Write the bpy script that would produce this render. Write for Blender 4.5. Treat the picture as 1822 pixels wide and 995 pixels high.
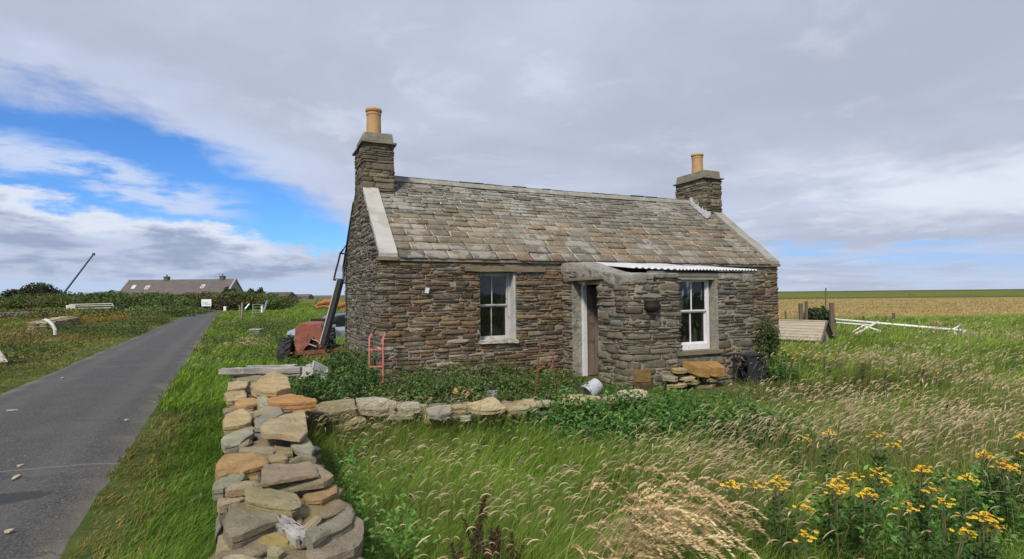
import bpy, bmesh, math, random
import numpy as np
from mathutils import Vector, Matrix, noise
R = math.radians
random.seed(7); RNG = np.random.default_rng(11)
for o in list(bpy.data.objects): bpy.data.objects.remove(o)
scene = bpy.context.scene; COL = scene.collection

# ------------------------------------------------------------------ camera
F, PITCH, ROLL, CAMZ = 956.34, 0.0274, -0.0105, 1.6
fw = Vector((0, math.cos(PITCH), math.sin(PITCH)))
_up = Vector((0, -math.sin(PITCH), math.cos(PITCH))); _rt = Vector((1, 0, 0))
rt = _rt*math.cos(ROLL)+_up*math.sin(ROLL); up = _up*math.cos(ROLL)-_rt*math.sin(ROLL)
cd = bpy.data.cameras.new('camera'); cam = bpy.data.objects.new('camera', cd); COL.objects.link(cam)
cam.matrix_world = Matrix(((rt.x, up.x, -fw.x, 0), (rt.y, up.y, -fw.y, 0), (rt.z, up.z, -fw.z, CAMZ), (0, 0, 0, 1)))
cd.sensor_width = 36; cd.lens = F/1822*36; cd.clip_start = .05; cd.clip_end = 9000
scene.camera = cam
def ray(px, py):
    return (fw + rt*((px-911)/F) + up*((497.5-py)/F))
def at(px, py, z=0.0):            # photo pixel -> point of the place at height z
    d = ray(px, py); t = (z-CAMZ)/d.z
    return Vector((0, 0, CAMZ)) + d*t
def atd(px, py, y):               # photo pixel -> point of the place at distance y
    d = ray(px, py); return Vector((0, 0, CAMZ)) + d*(y/d.y)

# ------------------------------------------------------------------ light
SUN_EL, SUN_AZ = R(46), R(198)    # azimuth clockwise from +Y (view direction)
sd = bpy.data.lights.new('sun', 'SUN'); sd.energy = 3.9; sd.angle = R(9); sd.color = (1, .91, .76)
sun = bpy.data.objects.new('sun', sd); COL.objects.link(sun)
sdir = Vector((math.sin(SUN_AZ)*math.cos(SUN_EL), math.cos(SUN_AZ)*math.cos(SUN_EL), math.sin(SUN_EL)))
sun.rotation_euler = sdir.to_track_quat('Z', 'Y').to_euler()
vs = scene.view_settings; vs.view_transform = 'Standard'; vs.look = 'None'; vs.exposure = 0.0; vs.gamma = 1

class NT:
    def __init__(s, tree): s.t = tree; s.n = tree.nodes; s.l = tree.links
    def node(s, k, **kw):
        n = s.n.new(k)
        for a, v in kw.items(): setattr(n, a, v)
        return n
    def link(s, a, b): s.l.new(a, b)
    def val(s, sock, v):
        if isinstance(v, (int, float)): sock.default_value = v
        elif isinstance(v, (tuple, list)): sock.default_value = tuple(v)+((1,) if len(sock.default_value) == 4 and len(v) == 3 else ())
        else: s.link(v, sock)
    def m(s, op, a, b=None, c=None, clamp=False):
        n = s.node('ShaderNodeMath', operation=op, use_clamp=clamp); s.val(n.inputs[0], a)
        if b is not None: s.val(n.inputs[1], b)
        if c is not None: s.val(n.inputs[2], c)
        return n.outputs[0]
    def ss(s, x, a, b, o0=0., o1=1.):
        n = s.node('ShaderNodeMapRange', interpolation_type='SMOOTHSTEP'); s.val(n.inputs[0], x)
        for i, v in enumerate((a, b, o0, o1)): s.val(n.inputs[1+i], v)
        return n.outputs[0]
    def lin(s, x, a, b, o0=0., o1=1.):
        n = s.node('ShaderNodeMapRange'); s.val(n.inputs[0], x)
        for i, v in enumerate((a, b, o0, o1)): s.val(n.inputs[1+i], v)
        return n.outputs[0]
    def mix(s, f, a, b, mode='MIX'):
        n = s.node('ShaderNodeMix', data_type='RGBA', blend_type=mode); s.val(n.inputs[0], f); s.val(n.inputs[6], a); s.val(n.inputs[7], b)
        return n.outputs[2]
    def noise(s, vec, scale, detail=4, rough=.55, dist=0, color=False):
        n = s.node('ShaderNodeTexNoise'); n.inputs['Scale'].default_value = scale; n.inputs['Detail'].default_value = detail
        n.inputs['Roughness'].default_value = rough; n.inputs['Distortion'].default_value = dist
        if vec is not None: s.link(vec, n.inputs['Vector'])
        return n.outputs['Color' if color else 'Fac']
    def mapping(s, vec, scale=(1, 1, 1), rot=(0, 0, 0), loc=(0, 0, 0)):
        n = s.node('ShaderNodeMapping'); s.link(vec, n.inputs[0]); n.inputs['Scale'].default_value = scale; n.inputs['Rotation'].default_value = rot; n.inputs['Location'].default_value = loc
        return n.outputs[0]
    def xyz(s, x, y, z):
        n = s.node('ShaderNodeCombineXYZ'); s.val(n.inputs[0], x); s.val(n.inputs[1], y); s.val(n.inputs[2], z); return n.outputs[0]

# ------------------------------------------------------------------ world: sky with clouds, laid out by compass direction
w = bpy.data.worlds.new('World'); scene.world = w; w.use_nodes = True
g = NT(w.node_tree); g.n.clear()
sky = g.node('ShaderNodeTexSky', sky_type='NISHITA', sun_disc=False); sky.sun_elevation = SUN_EL; sky.sun_rotation = SUN_AZ; sky.ozone_density = 2.5; sky.air_density = 1.0; sky.dust_density = .3
tc = g.node('ShaderNodeTexCoord'); sep = g.node('ShaderNodeSeparateXYZ'); g.link(tc.outputs['Generated'], sep.inputs[0])
X, Y, Z = sep.outputs
az = g.m('ARCTAN2', X, Y); el = g.m('ARCSINE', Z)
zz = g.m('ADD', g.m('MAXIMUM', Z, 0.0), .10)
plane = g.xyz(g.m('DIVIDE', X, zz), g.m('DIVIDE', Y, zz), 0.0)
n1 = g.noise(plane, .85, 7, .56, .25); n2 = g.noise(g.mapping(plane, (1, 1, 1), (0, 0, .5), (7, 3, 0)), 2.2, 7, .6, .3)
sv = g.mapping(g.xyz(az, el, 0.0), (1, 3.2, 1), (0, 0, .12))
n3 = g.noise(sv, 3.0, 7, .58, .25); n4 = g.noise(g.mapping(sv, (1, 1.2, 1), (0, 0, 0), (3, 5, 0)), 8.5, 7, .6, .2)
n3b = g.noise(g.mapping(sv, (1.3, 1, 1), (0, 0, .2), (9, 1, 0)), 5.0, 8, .6, .3)
eln = g.m('ADD', el, g.m('ADD', g.m('MULTIPLY', g.m('SUBTRACT', n3b, .5), .11), g.m('MULTIPLY', g.m('SUBTRACT', n4, .5), .07)))
upper = g.m('MINIMUM', .304, g.m('ADD', .304, g.m('MULTIPLY', g.m('ADD', az, .60), -.52)))
lower = g.m('ADD', .080, g.m('MULTIPLY', g.m('SUBTRACT', -.30, az), .13))
hole = g.m('MULTIPLY', g.ss(g.m('SUBTRACT', upper, eln), -.012, .05), g.ss(g.m('SUBTRACT', eln, lower), -.006, .014))
hole = g.m('MULTIPLY', hole, g.ss(az, -.22, -.32)); hole = g.m('MULTIPLY', hole, g.ss(az, -1.5, -1.2))
# wispy streak inside the blue gap
ce = g.m('SUBTRACT', .205, g.m('MULTIPLY', g.m('ADD', az, .76), .22))
streak = g.m('SUBTRACT', 1.0, g.ss(g.m('ABSOLUTE', g.m('SUBTRACT', eln, ce)), .004, .042))
streak = g.m('MULTIPLY', streak, g.ss(az, -.42, -.54))
streak = g.m('MAXIMUM', streak, g.ss(n3, .60, .72))
hole = g.m('MULTIPLY', hole, g.m('SUBTRACT', 1.0, g.m('MULTIPLY', streak, g.ss(n4, .36, .56))))
# pale clear band above the horizon
band_r = g.m('MULTIPLY', g.ss(az, .35, .43), g.m('MULTIPLY', g.ss(eln, .082, .066), g.ss(az, 1.5, 1.2)))
band_r = g.m('MULTIPLY', band_r, g.m('MULTIPLY', g.ss(n3, .56, .44, .15, 1), g.ss(g.noise(g.mapping(sv, (1, 3, 1)), 7., 5, .6), .60, .42, .35, 1)))
band_l = g.m('MULTIPLY', g.ss(el, .034, .020), g.ss(az, 0, -.2))
# cloud colour
c_mid, c_dark, c_light = (.560, .620, .775), (.465, .515, .65), (.80, .86, .97)
cloud = g.mix(g.ss(n1, .36, .66), c_dark, c_mid)
cloud = g.mix(g.m('MULTIPLY', g.ss(n2, .52, .72), .35), cloud, c_light)
brt = g.m('MULTIPLY', g.ss(az, .30, .55), g.m('MULTIPLY', g.ss(eln, .085, .12), g.ss(eln, .24, .16)))
cloud = g.mix(g.m('MULTIPLY', brt, g.ss(n3, .38, .58, 0, .85)), cloud, c_light)
cloud = g.mix(g.m('MULTIPLY', g.ss(az, -.36, -.5), g.ss(el, .29, .22)), cloud, (.56, .67, .92))
drk = g.m('MULTIPLY', g.ss(az, .0, .45), g.m('MULTIPLY', g.ss(eln, .15, .24), g.ss(el, .50, .36)))
cloud = g.mix(g.m('MULTIPLY', drk, .26), cloud, (.42, .45, .55))
lft = g.m('MULTIPLY', g.ss(az, -.12, -.40), g.ss(eln, g.m('ADD', lower, .018), g.m('SUBTRACT', lower, .018)))
cloud = g.mix(lft, cloud, g.mix(g.ss(n4, .38, .60), (.34, .41, .58), (.54, .61, .78)))
rim = g.m('MULTIPLY', g.ss(az, -.3, -.5), g.m('SUBTRACT', 1.0, g.ss(g.m('ABSOLUTE', g.m('SUBTRACT', eln, g.m('ADD', lower, -.004))), .0, .026)))
cloud = g.mix(rim, cloud, (.74, .80, .93))
edge = g.m('MULTIPLY', g.ss(az, -.15, -.42), g.m('SUBTRACT', 1.0, g.ss(g.m('ABSOLUTE', g.m('SUBTRACT', eln, g.m('ADD', upper, .02))), .0, .07)))
cloud = g.mix(g.m('MULTIPLY', edge, .55), cloud, (.58, .66, .88))
SKYSTR = .10
blue = g.mix(1.0, sky.outputs[0], (.56, 1.0, 1.60), 'MULTIPLY')
vm = g.node('ShaderNodeVectorMath', operation='SCALE'); g.link(blue, vm.inputs[0]); vm.inputs['Scale'].default_value = SKYSTR
pale = g.mix(g.ss(el, .01, .06), (.52, .63, .82), (.36, .59, .95))
col = g.mix(hole, cloud, vm.outputs[0])
col = g.mix(g.m('MULTIPLY', g.m('MAXIMUM', band_r, band_l), .9), col, pale)
bg = g.node('ShaderNodeBackground'); g.link(col, bg.inputs[0]); bg.inputs[1].default_value = 1.0
wo = g.node('ShaderNodeOutputWorld'); g.link(bg.outputs[0], wo.inputs[0])

# ------------------------------------------------------------------ helpers
def srgb(r, g_, b):
    f = lambda c: ((c/255)/12.92 if c/255 <= .04045 else ((c/255+.055)/1.055)**2.4)
    return (f(r), f(g_), f(b))
MATS = {}
def mat(name, base=(.5, .5, .5), rough=.8, metal=0., attr=False, nscale=0., namt=.3, bump=0., bscale=None, stretch=(1, 1, 1), trans=0., spots=None, spec=None, bdist=.02):
    if name in MATS: return MATS[name]
    m = bpy.data.materials.new(name); m.use_nodes = True; g = NT(m.node_tree); p = g.n['Principled BSDF']
    tcn = g.node('ShaderNodeTexCoord'); v = g.mapping(tcn.outputs['Object'], stretch)
    if attr:
        a = g.node('ShaderNodeAttribute'); a.attribute_name = 'Col'; c = a.outputs['Color']
    else:
        rgb = g.node('ShaderNodeRGB'); rgb.outputs[0].default_value = tuple(base)+(1,); c = rgb.outputs[0]
    if nscale:
        nz = g.noise(v, nscale, 6, .6, .2)
        k = g.lin(nz, .25, .75, 1-namt, 1+namt)
        sc = g.node('ShaderNodeVectorMath', operation='SCALE'); g.link(c, sc.inputs[0]); g.link(k, sc.inputs['Scale']); c = sc.outputs[0]
    if spots:                       # (colour, scale, threshold, strength)
        for (sc_, ss_, th, st) in spots:
            f = g.m('MULTIPLY', g.ss(g.noise(tcn.outputs['Object'], ss_, 6, .65, .4), th, th+.07), st)
            c = g.mix(f, c, sc_)
    g.link(c, p.inputs['Base Color']); p.inputs['Roughness'].default_value = rough; p.inputs['Metallic'].default_value = metal
    if spec is not None: p.inputs['Specular IOR Level'].default_value = spec
    if bump:
        b = g.node('ShaderNodeBump'); b.inputs['Strength'].default_value = min(1, bump); b.inputs['Distance'].default_value = bdist
        hh = g.m('ADD', g.noise(v, bscale or nscale*2 or 8, 8, .66), g.m('MULTIPLY', g.noise(v, (bscale or nscale*2 or 8)*3.7, 5, .7), .5)); g.link(hh, b.inputs['Height']); g.link(b.outputs[0], p.inputs['Normal'])
    if trans:
        t = g.node('ShaderNodeBsdfTranslucent'); g.link(c, t.inputs[0]); mx = g.node('ShaderNodeMixShader'); mx.inputs[0].default_value = trans
        g.link(p.outputs[0], mx.inputs[1]); g.link(t.outputs[0], mx.inputs[2]); g.link(mx.outputs[0], g.n['Material Output'].inputs[0])
    MATS[name] = m; return m

def tag(o, label=None, cat=None, group=None, kind=None):
    if label: o['label'] = label
    if cat: o['category'] = cat
    if group: o['group'] = group
    if kind: o['kind'] = kind
    return o
def thing(name, label, cat, loc=(0, 0, 0), rz=0., group=None):
    o = bpy.data.objects.new(name, None); COL.objects.link(o); o.location = loc; o.rotation_euler = (0, 0, rz); o.empty_display_size = .1
    return tag(o, label, cat, group)
def link_mesh(name, me, m, parent=None, smooth=False):
    o = bpy.data.objects.new(name, me); COL.objects.link(o)
    if m: me.materials.append(m)
    if parent: o.parent = parent
    if smooth: me.polygons.foreach_set('use_smooth', [True]*len(me.polygons))
    return o
def np_mesh(name, V, faces, col=None, m=None, parent=None, smooth=False):
    """V (n,3); faces: list of int arrays (k,3) or (k,4)"""
    me = bpy.data.meshes.new(name); V = np.ascontiguousarray(V, dtype=np.float32)
    me.vertices.add(len(V)); me.vertices.foreach_set('co', V.ravel())
    faces = [f for f in faces if len(f)]
    loops = np.concatenate([f.ravel() for f in faces]).astype(np.int32)
    sizes = np.concatenate([np.full(len(f), f.shape[1]) for f in faces]).astype(np.int32)
    me.loops.add(len(loops)); me.loops.foreach_set('vertex_index', loops)
    me.polygons.add(len(sizes)); st = np.concatenate([[0], np.cumsum(sizes)[:-1]]).astype(np.int32)
    me.polygons.foreach_set('loop_start', st)
    try: me.polygons.foreach_set('loop_total', sizes)
    except Exception: pass
    me.update(calc_edges=True)
    if col is not None:
        a = me.color_attributes.new('Col', 'FLOAT_COLOR', 'POINT'); c = np.ones((len(V), 4), np.float32); c[:, :3] = col; a.data.foreach_set('color', c.ravel())
    return link_mesh(name, me, m, parent, smooth)
def obj(name, bm, m, parent=None, smooth=False, bevel=0., seg=2):
    if bevel:
        bmesh.ops.bevel(bm, geom=list(bm.edges), offset=bevel, segments=seg, affect='EDGES', profile=.5, clamp_overlap=True)
    bmesh.ops.recalc_face_normals(bm, faces=list(bm.faces))
    me = bpy.data.meshes.new(name); bm.to_mesh(me); bm.free()
    return link_mesh(name, me, m, parent, smooth)
def box(bm, x0, x1, y0, y1, z0, z1, M=None):
    vs_ = [bm.verts.new((x, y, z)) for z in (z0, z1) for y in (y0, y1) for x in (x0, x1)]
    for f in ((0, 2, 3, 1), (4, 5, 7, 6), (0, 1, 5, 4), (2, 6, 7, 3), (0, 4, 6, 2), (1, 3, 7, 5)): bm.faces.new([vs_[i] for i in f])
    if M is not None: bmesh.ops.transform(bm, matrix=M, verts=vs_)
    return vs_
def BX(*a, **k):
    bm = bmesh.new(); box(bm, *a, **k); return bm
def prism(bm, pts, axis, a, b):
    """extrude a polygon given in the two other axes from a to b along axis (0,1,2)"""
    def P(p, t):
        l = list(p); l.insert(axis, t); return l
    A = [bm.verts.new(P(p, a)) for p in pts]; B = [bm.verts.new(P(p, b)) for p in pts]; n = len(pts)
    bm.faces.new(A); bm.faces.new(B[::-1])
    for i in range(n): bm.faces.new((A[i], B[i], B[(i+1) % n], A[(i+1) % n]))
    return A+B
def bar(bm, p, q, w_, h_=None, roll=0):
    """rectangular bar from p to q"""
    p, q = Vector(p), Vector(q); h_ = h_ or w_; d = q-p; M = Matrix.Translation(p) @ d.to_track_quat('Z', 'Y').to_matrix().to_4x4() @ Matrix.Rotation(roll, 4, 'Z')
    return box(bm, -w_/2, w_/2, -h_/2, h_/2, 0, d.length, M)
def tube(bm, pts, rad, n=8, cap=True):
    pts = [Vector(p) for p in pts]; rings = []
    rr = rad if isinstance(rad, (list, tuple)) else [rad]*len(pts)
    for i, p in enumerate(pts):
        d = (pts[min(i+1, len(pts)-1)]-pts[max(i-1, 0)]); q = d.to_track_quat('Z', 'Y')
        rings.append([bm.verts.new(p+q @ Vector((math.cos(2*math.pi*k/n)*rr[i], math.sin(2*math.pi*k/n)*rr[i], 0))) for k in range(n)])
    for a, b in zip(rings, rings[1:]):
        for k in range(n): bm.faces.new((a[k], a[(k+1) % n], b[(k+1) % n], b[k]))
    if cap: bm.faces.new(rings[0][::-1]); bm.faces.new(rings[-1])
def lathe(bm, prof, n=24, M=None, closed=False):
    """prof list of (r,z)"""
    rings = []
    for r, z in prof:
        if r < 1e-5: rings.append([bm.verts.new((0, 0, z))])
        else: rings.append([bm.verts.new((r*math.cos(2*math.pi*k/n), r*math.sin(2*math.pi*k/n), z)) for k in range(n)])
    pr = list(zip(rings, rings[1:])) + ([(rings[-1], rings[0])] if closed else [])
    for a, b in pr:
        for k in range(n):
            k2 = (k+1) % n
            if len(a) == 1 and len(b) == 1: continue
            if len(a) == 1: bm.faces.new((a[0], b[k2], b[k]))
            elif len(b) == 1: bm.faces.new((a[k], a[k2], b[0]))
            else: bm.faces.new((a[k], a[k2], b[k2], b[k]))
    vs_ = [v for r in rings for v in r]
    if M is not None: bmesh.ops.transform(bm, matrix=M, verts=vs_)
    return vs_
def T(x, y, z): return Matrix.Translation((x, y, z))
def Rm(a, ax): return Matrix.Rotation(a, 4, ax)

def vnoise(x, y, s, seed=0):
    """smooth value noise, vectorised"""
    x = np.asarray(x, float)*s+seed*17.3+1000; y = np.asarray(y, float)*s+seed*9.1+1000
    xi, yi = np.floor(x).astype(np.int64), np.floor(y).astype(np.int64); fx, fy = x-xi, y-yi
    def h(a, b):
        n = (a*374761393 + b*668265263 + seed*1274126177) & 0x7fffffff; n = ((n ^ (n >> 13))*1274126177) & 0x7fffffff; return (n ^ (n >> 16) & 0xffff) % 65536/65535.
    fx = fx*fx*(3-2*fx); fy = fy*fy*(3-2*fy)
    return (h(xi, yi)*(1-fx)+h(xi+1, yi)*fx)*(1-fy)+(h(xi, yi+1)*(1-fx)+h(xi+1, yi+1)*fx)*fy
def fb(x, y, s, seed=0): return (vnoise(x, y, s, seed)*.55+vnoise(x, y, s*2.1, seed+1)*.28+vnoise(x, y, s*4.3, seed+2)*.17)
def sst(x, a, b):
    t = np.clip((x-a)/(b-a), 0, 1); return t*t*(3-2*t)

# ------------------------------------------------------------------ places in the plan
YAW, AX, AY, HL, HW, HE, HR = .4271, -2.2639, 9.2479, 9.67, 4.58, 2.308, 4.16
cy, sy = math.cos(YAW), math.sin(YAW)
def house(u, v, z=0): return Vector((AX+u*cy-v*sy, AY+u*sy+v*cy, z))
def house_uv(x, y): dx, dy = x-AX, y-AY; return dx*cy+dy*sy, -dx*sy+dy*cy
RDX, RDY = -.466, .885           # direction of road and roadside wall
def road_d(x, y):                # signed distance right of the road's right edge
    x = np.asarray(x, float); y = np.asarray(y, float)
    return (x+.93+.525*y)*.885
def hill(x, y):
    x = np.asarray(x, float); y = np.asarray(y, float)
    z = .10*(fb(x, y, .35, 3)-.5)*sst(np.hypot(x, y), 3, 8)+.35*(fb(x, y, .05, 5)-.5)*sst(np.hypot(x, y), 18, 60)
    d = np.abs(road_d(x, y)+1.35); z = z*sst(d, 1.3, 2.6)
    z = z - .90*np.exp(-(((x+8.4)/5.5)**2+((y-25.5)/5.)**2))*sst(d, 1.5, 5.)
    z = z + 1.3*sst(y, 200, 900)*(fb(x, y, .004, 8))
    return z
# ------------------------------------------------------------------ ground sheet
def build_ground():
    na = 420; rs = np.concatenate([[0.0], np.geomspace(.6, 6000, 260)])
    th = np.linspace(0, 2*np.pi, na, endpoint=False)
    Rr, Th = np.meshgrid(rs[1:], th, indexing='ij'); x = Rr*np.sin(Th); y = Rr*np.cos(Th); z = hill(x, y)
    V = np.concatenate([[[0, 0, 0]], np.stack([x.ravel(), y.ravel(), z.ravel()], 1)])
    nr = len(rs)-1; i = np.arange(nr-1)[:, None]*na+1; k = np.arange(na)[None]; k2 = (k+1) % na
    q = np.stack([i+k, i+k2, i+na+k2, i+na+k], -1).reshape(-1, 4)
    t = np.stack([np.zeros(na, int), 1+(np.arange(na)+1) % na, 1+np.arange(na)], 1)[:, ::-1]
    m = bpy.data.materials.new('ground'); m.use_nodes = True; g = NT(m.node_tree); p = g.n['Principled BSDF']
    tcn = g.node('ShaderNodeTexCoord'); v = tcn.outputs['Object']; s = g.node('ShaderNodeSeparateXYZ'); g.link(v, s.inputs[0]); X, Y, Z = s.outputs
    n1 = g.noise(v, .35, 6, .6); n2 = g.noise(v, 2.2, 6, .65); n3 = g.noise(v, .06, 5, .6); nf = g.noise(g.mapping(v, (.25, 1, 1)), .09, 6, .65)
    c = g.mix(g.ss(n2, .35, .65), (.040, .065, .014), (.085, .105, .028))
    c = g.mix(g.m('MULTIPLY', g.ss(n1, .5, .68), .6), c, (.14, .125, .050))
    dist = g.m('ADD', Y, g.m('MULTIPLY', g.m('SUBTRACT', n3, .5), 22.))
    gold = g.m('MULTIPLY', g.ss(X, 6., 16.), g.m('MULTIPLY', g.ss(dist, 28., 33.), g.ss(g.m('ADD', Y, g.m('MULTIPLY', g.m('SUBTRACT', nf, .5), 30.)), 112., 104.)))
    gc = g.mix(g.ss(nf, .38, .62), (.30, .215, .085), (.205, .17, .055)); gc = g.mix(g.ss(n2, .5, .7, 0, .5), gc, (.37, .27, .13))
    c = g.mix(gold, c, gc)
    far = g.ss(Y, 112., 150.)
    fc = g.mix(g.ss(nf, .42, .60), (.090, .120, .018), (.150, .150, .028)); fc = g.mix(g.ss(Y, 350., 900.), fc, (.055, .070, .035))
    c = g.mix(far, c, fc)
    g.link(c, p.inputs['Base Color']); p.inputs['Roughness'].default_value = .95; p.inputs['Specular IOR Level'].default_value = .1
    b = g.node('ShaderNodeBump'); b.inputs['Strength'].default_value = .6; b.inputs['Distance'].default_value = .08; g.link(g.noise(v, 9, 8, .7), b.inputs['Height']); g.link(b.outputs[0], p.inputs['Normal'])
    o = np_mesh('ground', V, [q[:, ::-1], t[:, ::-1]], None, m, smooth=True); o['kind'] = 'structure'
build_ground()

# ------------------------------------------------------------------ road
def build_road():
    m = bpy.data.materials.new('asphalt'); m.use_nodes = True; g = NT(m.node_tree); p = g.n['Principled BSDF']
    tcn = g.node('ShaderNodeTexCoord'); v = tcn.outputs['Object']; s = g.node('ShaderNodeSeparateXYZ'); g.link(v, s.inputs[0]); X, Y, Z = s.outputs
    n1 = g.noise(v, 55, 4, .7); n2 = g.noise(v, 1.1, 6, .6, .4); n3 = g.noise(g.mapping(v, (3, .35, 1)), 1.2, 6, .6); n4 = g.noise(v, 16, 6, .7)
    c = g.mix(g.ss(n1, .38, .62), (.024, .0235, .023), (.090, .086, .080))
    c = g.mix(g.m('MULTIPLY', g.ss(n2, .45, .7), .4), c, (.100, .096, .090))
    c = g.mix(g.m('MULTIPLY', g.ss(n3, .52, .68), .35), c, (.055, .055, .06))
    vo = g.node('ShaderNodeTexVoronoi'); vo.inputs['Scale'].default_value = 26; g.link(v, vo.inputs['Vector'])
    c = g.mix(g.m('MULTIPLY', g.ss(vo.outputs['Distance'], .22, .10), g.ss(n4, .44, .58)), c, (.27, .255, .23))
    # grit and moss gathering along both edges (x is across the road)
    ed = g.m('ADD', g.m('ABSOLUTE', X), g.m('MULTIPLY', g.m('SUBTRACT', n2, .5), .9))
    c = g.mix(g.ss(ed, .95, 1.42, 0, .75), c, g.mix(n4, (.10, .095, .06), (.21, .19, .15)))
    tr = g.m('ABSOLUTE', g.m('SUBTRACT', g.m('ABSOLUTE', g.m('ADD', X, g.m('MULTIPLY', g.m('SUBTRACT', n3, .5), .25))), .68)); c = g.mix(g.ss(tr, .30, .05, 0, .28), c, (.115, .11, .10))
    vc = g.node('ShaderNodeTexVoronoi', feature='DISTANCE_TO_EDGE'); vc.inputs['Scale'].default_value = .75; wv_ = g.node('ShaderNodeVectorMath', operation='ADD'); g.link(v, wv_.inputs[0]); nn = g.node('ShaderNodeVectorMath', operation='SCALE'); g.link(g.noise(v, 2.2, 6, .7, color=True), nn.inputs[0]); nn.inputs['Scale'].default_value = .8; g.link(nn.outputs[0], wv_.inputs[1]); g.link(wv_.outputs[0], vc.inputs['Vector'])
    c = g.mix(g.m('MULTIPLY', g.ss(vc.outputs['Distance'], .014, .004), g.ss(n2, .42, .6, 0, .7)), c, (.02, .02, .02))
    # tar repair: a dark lens and a thin sealed joint across
    px = g.m('DIVIDE', g.m('SUBTRACT', X, .52), .42); py = g.m('DIVIDE', g.m('SUBTRACT', Y, 4.50), .16)
    rr = g.m('ADD', g.m('SQRT', g.m('ADD', g.m('MULTIPLY', px, px), g.m('MULTIPLY', py, py))), g.m('MULTIPLY', g.m('SUBTRACT', n4, .5), .5))
    c = g.mix(g.ss(rr, 1.0, .85, 0, .85), c, (.022, .023, .026))
    jl = g.m('ABSOLUTE', g.m('ADD', g.m('SUBTRACT', Y, 5.42), g.m('MULTIPLY', X, .10)))
    c = g.mix(g.m('MULTIPLY', g.ss(jl, .018, .008), .6), c, (.20, .20, .21))
    g.link(c, p.inputs['Base Color']); p.inputs['Roughness'].default_value = .82
    b = g.node('ShaderNodeBump'); b.inputs['Strength'].default_value = .8; b.inputs['Distance'].default_value = .012; g.link(g.m('ADD', n1, n4), b.inputs['Height']); g.link(b.outputs[0], p.inputs['Normal'])
    # local frame: x across (right +), y along
    Ls = np.concatenate([np.arange(-12, 30, .25), np.arange(30, 70, 1.)]); ws = np.linspace(-1, 1, 9)
    Vv = []
    for l in Ls:
        for k, wv in enumerate(ws):
            hw = 1.36 + (.09*(float(fb(l*1., wv*3, .9, 21))-.5)+.05*(float(vnoise(l, wv, 4., 22))-.5) if abs(wv) == 1 else 0) + .35*max(0, (l-58)/6)
            Vv.append((wv*hw, l, .030*(1-wv*wv)+.010-(.024 if abs(wv) == 1 else 0)))
    n = len(ws); q = [(i*n+k, i*n+k+1, (i+1)*n+k+1, (i+1)*n+k) for i in range(len(Ls)-1) for k in range(n-1)]
    o = np_mesh('road', np.array(Vv), [np.array(q)], None, m, smooth=True)
    ang = math.atan2(RDY, RDX)-math.pi/2
    # centre line passes through the point midway between the edges
    c0 = Vector((-.93-1.525, 0, 0)); o.location = c0; o.rotation_euler = (0, 0, ang); o['kind'] = 'structure'
    # side lane turning right past the hedge
    lane = [(-35.5, 62, 0), (-31, 66, 0), (-27, 68.5, 0), (-20, 71, 0)]
    bm = bmesh.new(); prev = None
    for i, p0 in enumerate(lane):
        d = Vector(lane[min(i+1, 3)])-Vector(lane[max(i-1, 0)]); d.normalize(); s_ = Vector((-d.y, d.x, 0))*1.6
        z = .06
        a = bm.verts.new(Vector(p0)+s_+Vector((0, 0, z))); b = bm.verts.new(Vector(p0)-s_+Vector((0, 0, z)))
        if prev: bm.faces.new((prev[0], prev[1], b, a))
        prev = (a, b)
    o = obj('gravel_lane', bm, mat('gravel', (.24, .22, .18), .95, nscale=4, namt=.4)); o['kind'] = 'structure'
build_road()
for (px, py, sx_, sy_, r_, cc) in ((28, 851, .055, .10, .4, (.40, .34, .22)), (36, 830, .05, .03, .1, (.42, .38, .3)), (22, 731, .10, .03, .3, (.38, .34, .28)), (112, 673, .05, .05, 0, (.4, .37, .32)), (226, 748, .05, .03, 0, (.4, .37, .32)), (16, 947, .06, .03, .5, (.35, .33, .28))):
    bm = bmesh.new(); n = 9; rnd = random.Random(px)
    pts = [(sx_*.62*math.cos(6.283*k/n)*rnd.uniform(.5, 1.2), sy_*.8*math.sin(6.283*k/n)*rnd.uniform(.5, 1.2)) for k in range(n)]
    prism(bm, pts, 2, 0, .016); o = obj('stone_chip', bm, mat('chip', (.36, .32, .24), .9, nscale=20), bevel=.004)
    o.location = at(px, py, .036); o.rotation_euler = (0, 0, r_)
    tag(o, {28: 'flat tan stone chip lying on the asphalt, largest one on the road', 36: 'small pale chip on the asphalt just above the large tan one', 22: 'long pale chip on the asphalt at the left edge near the sealed joint', 112: 'small pale chip on the far left part of the road', 226: 'pale chip on the asphalt beside the sealed joint near the verge', 16: 'low pale chip on the road in the bottom left corner'}[px], 'stone', 'stone chips on the road')

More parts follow.
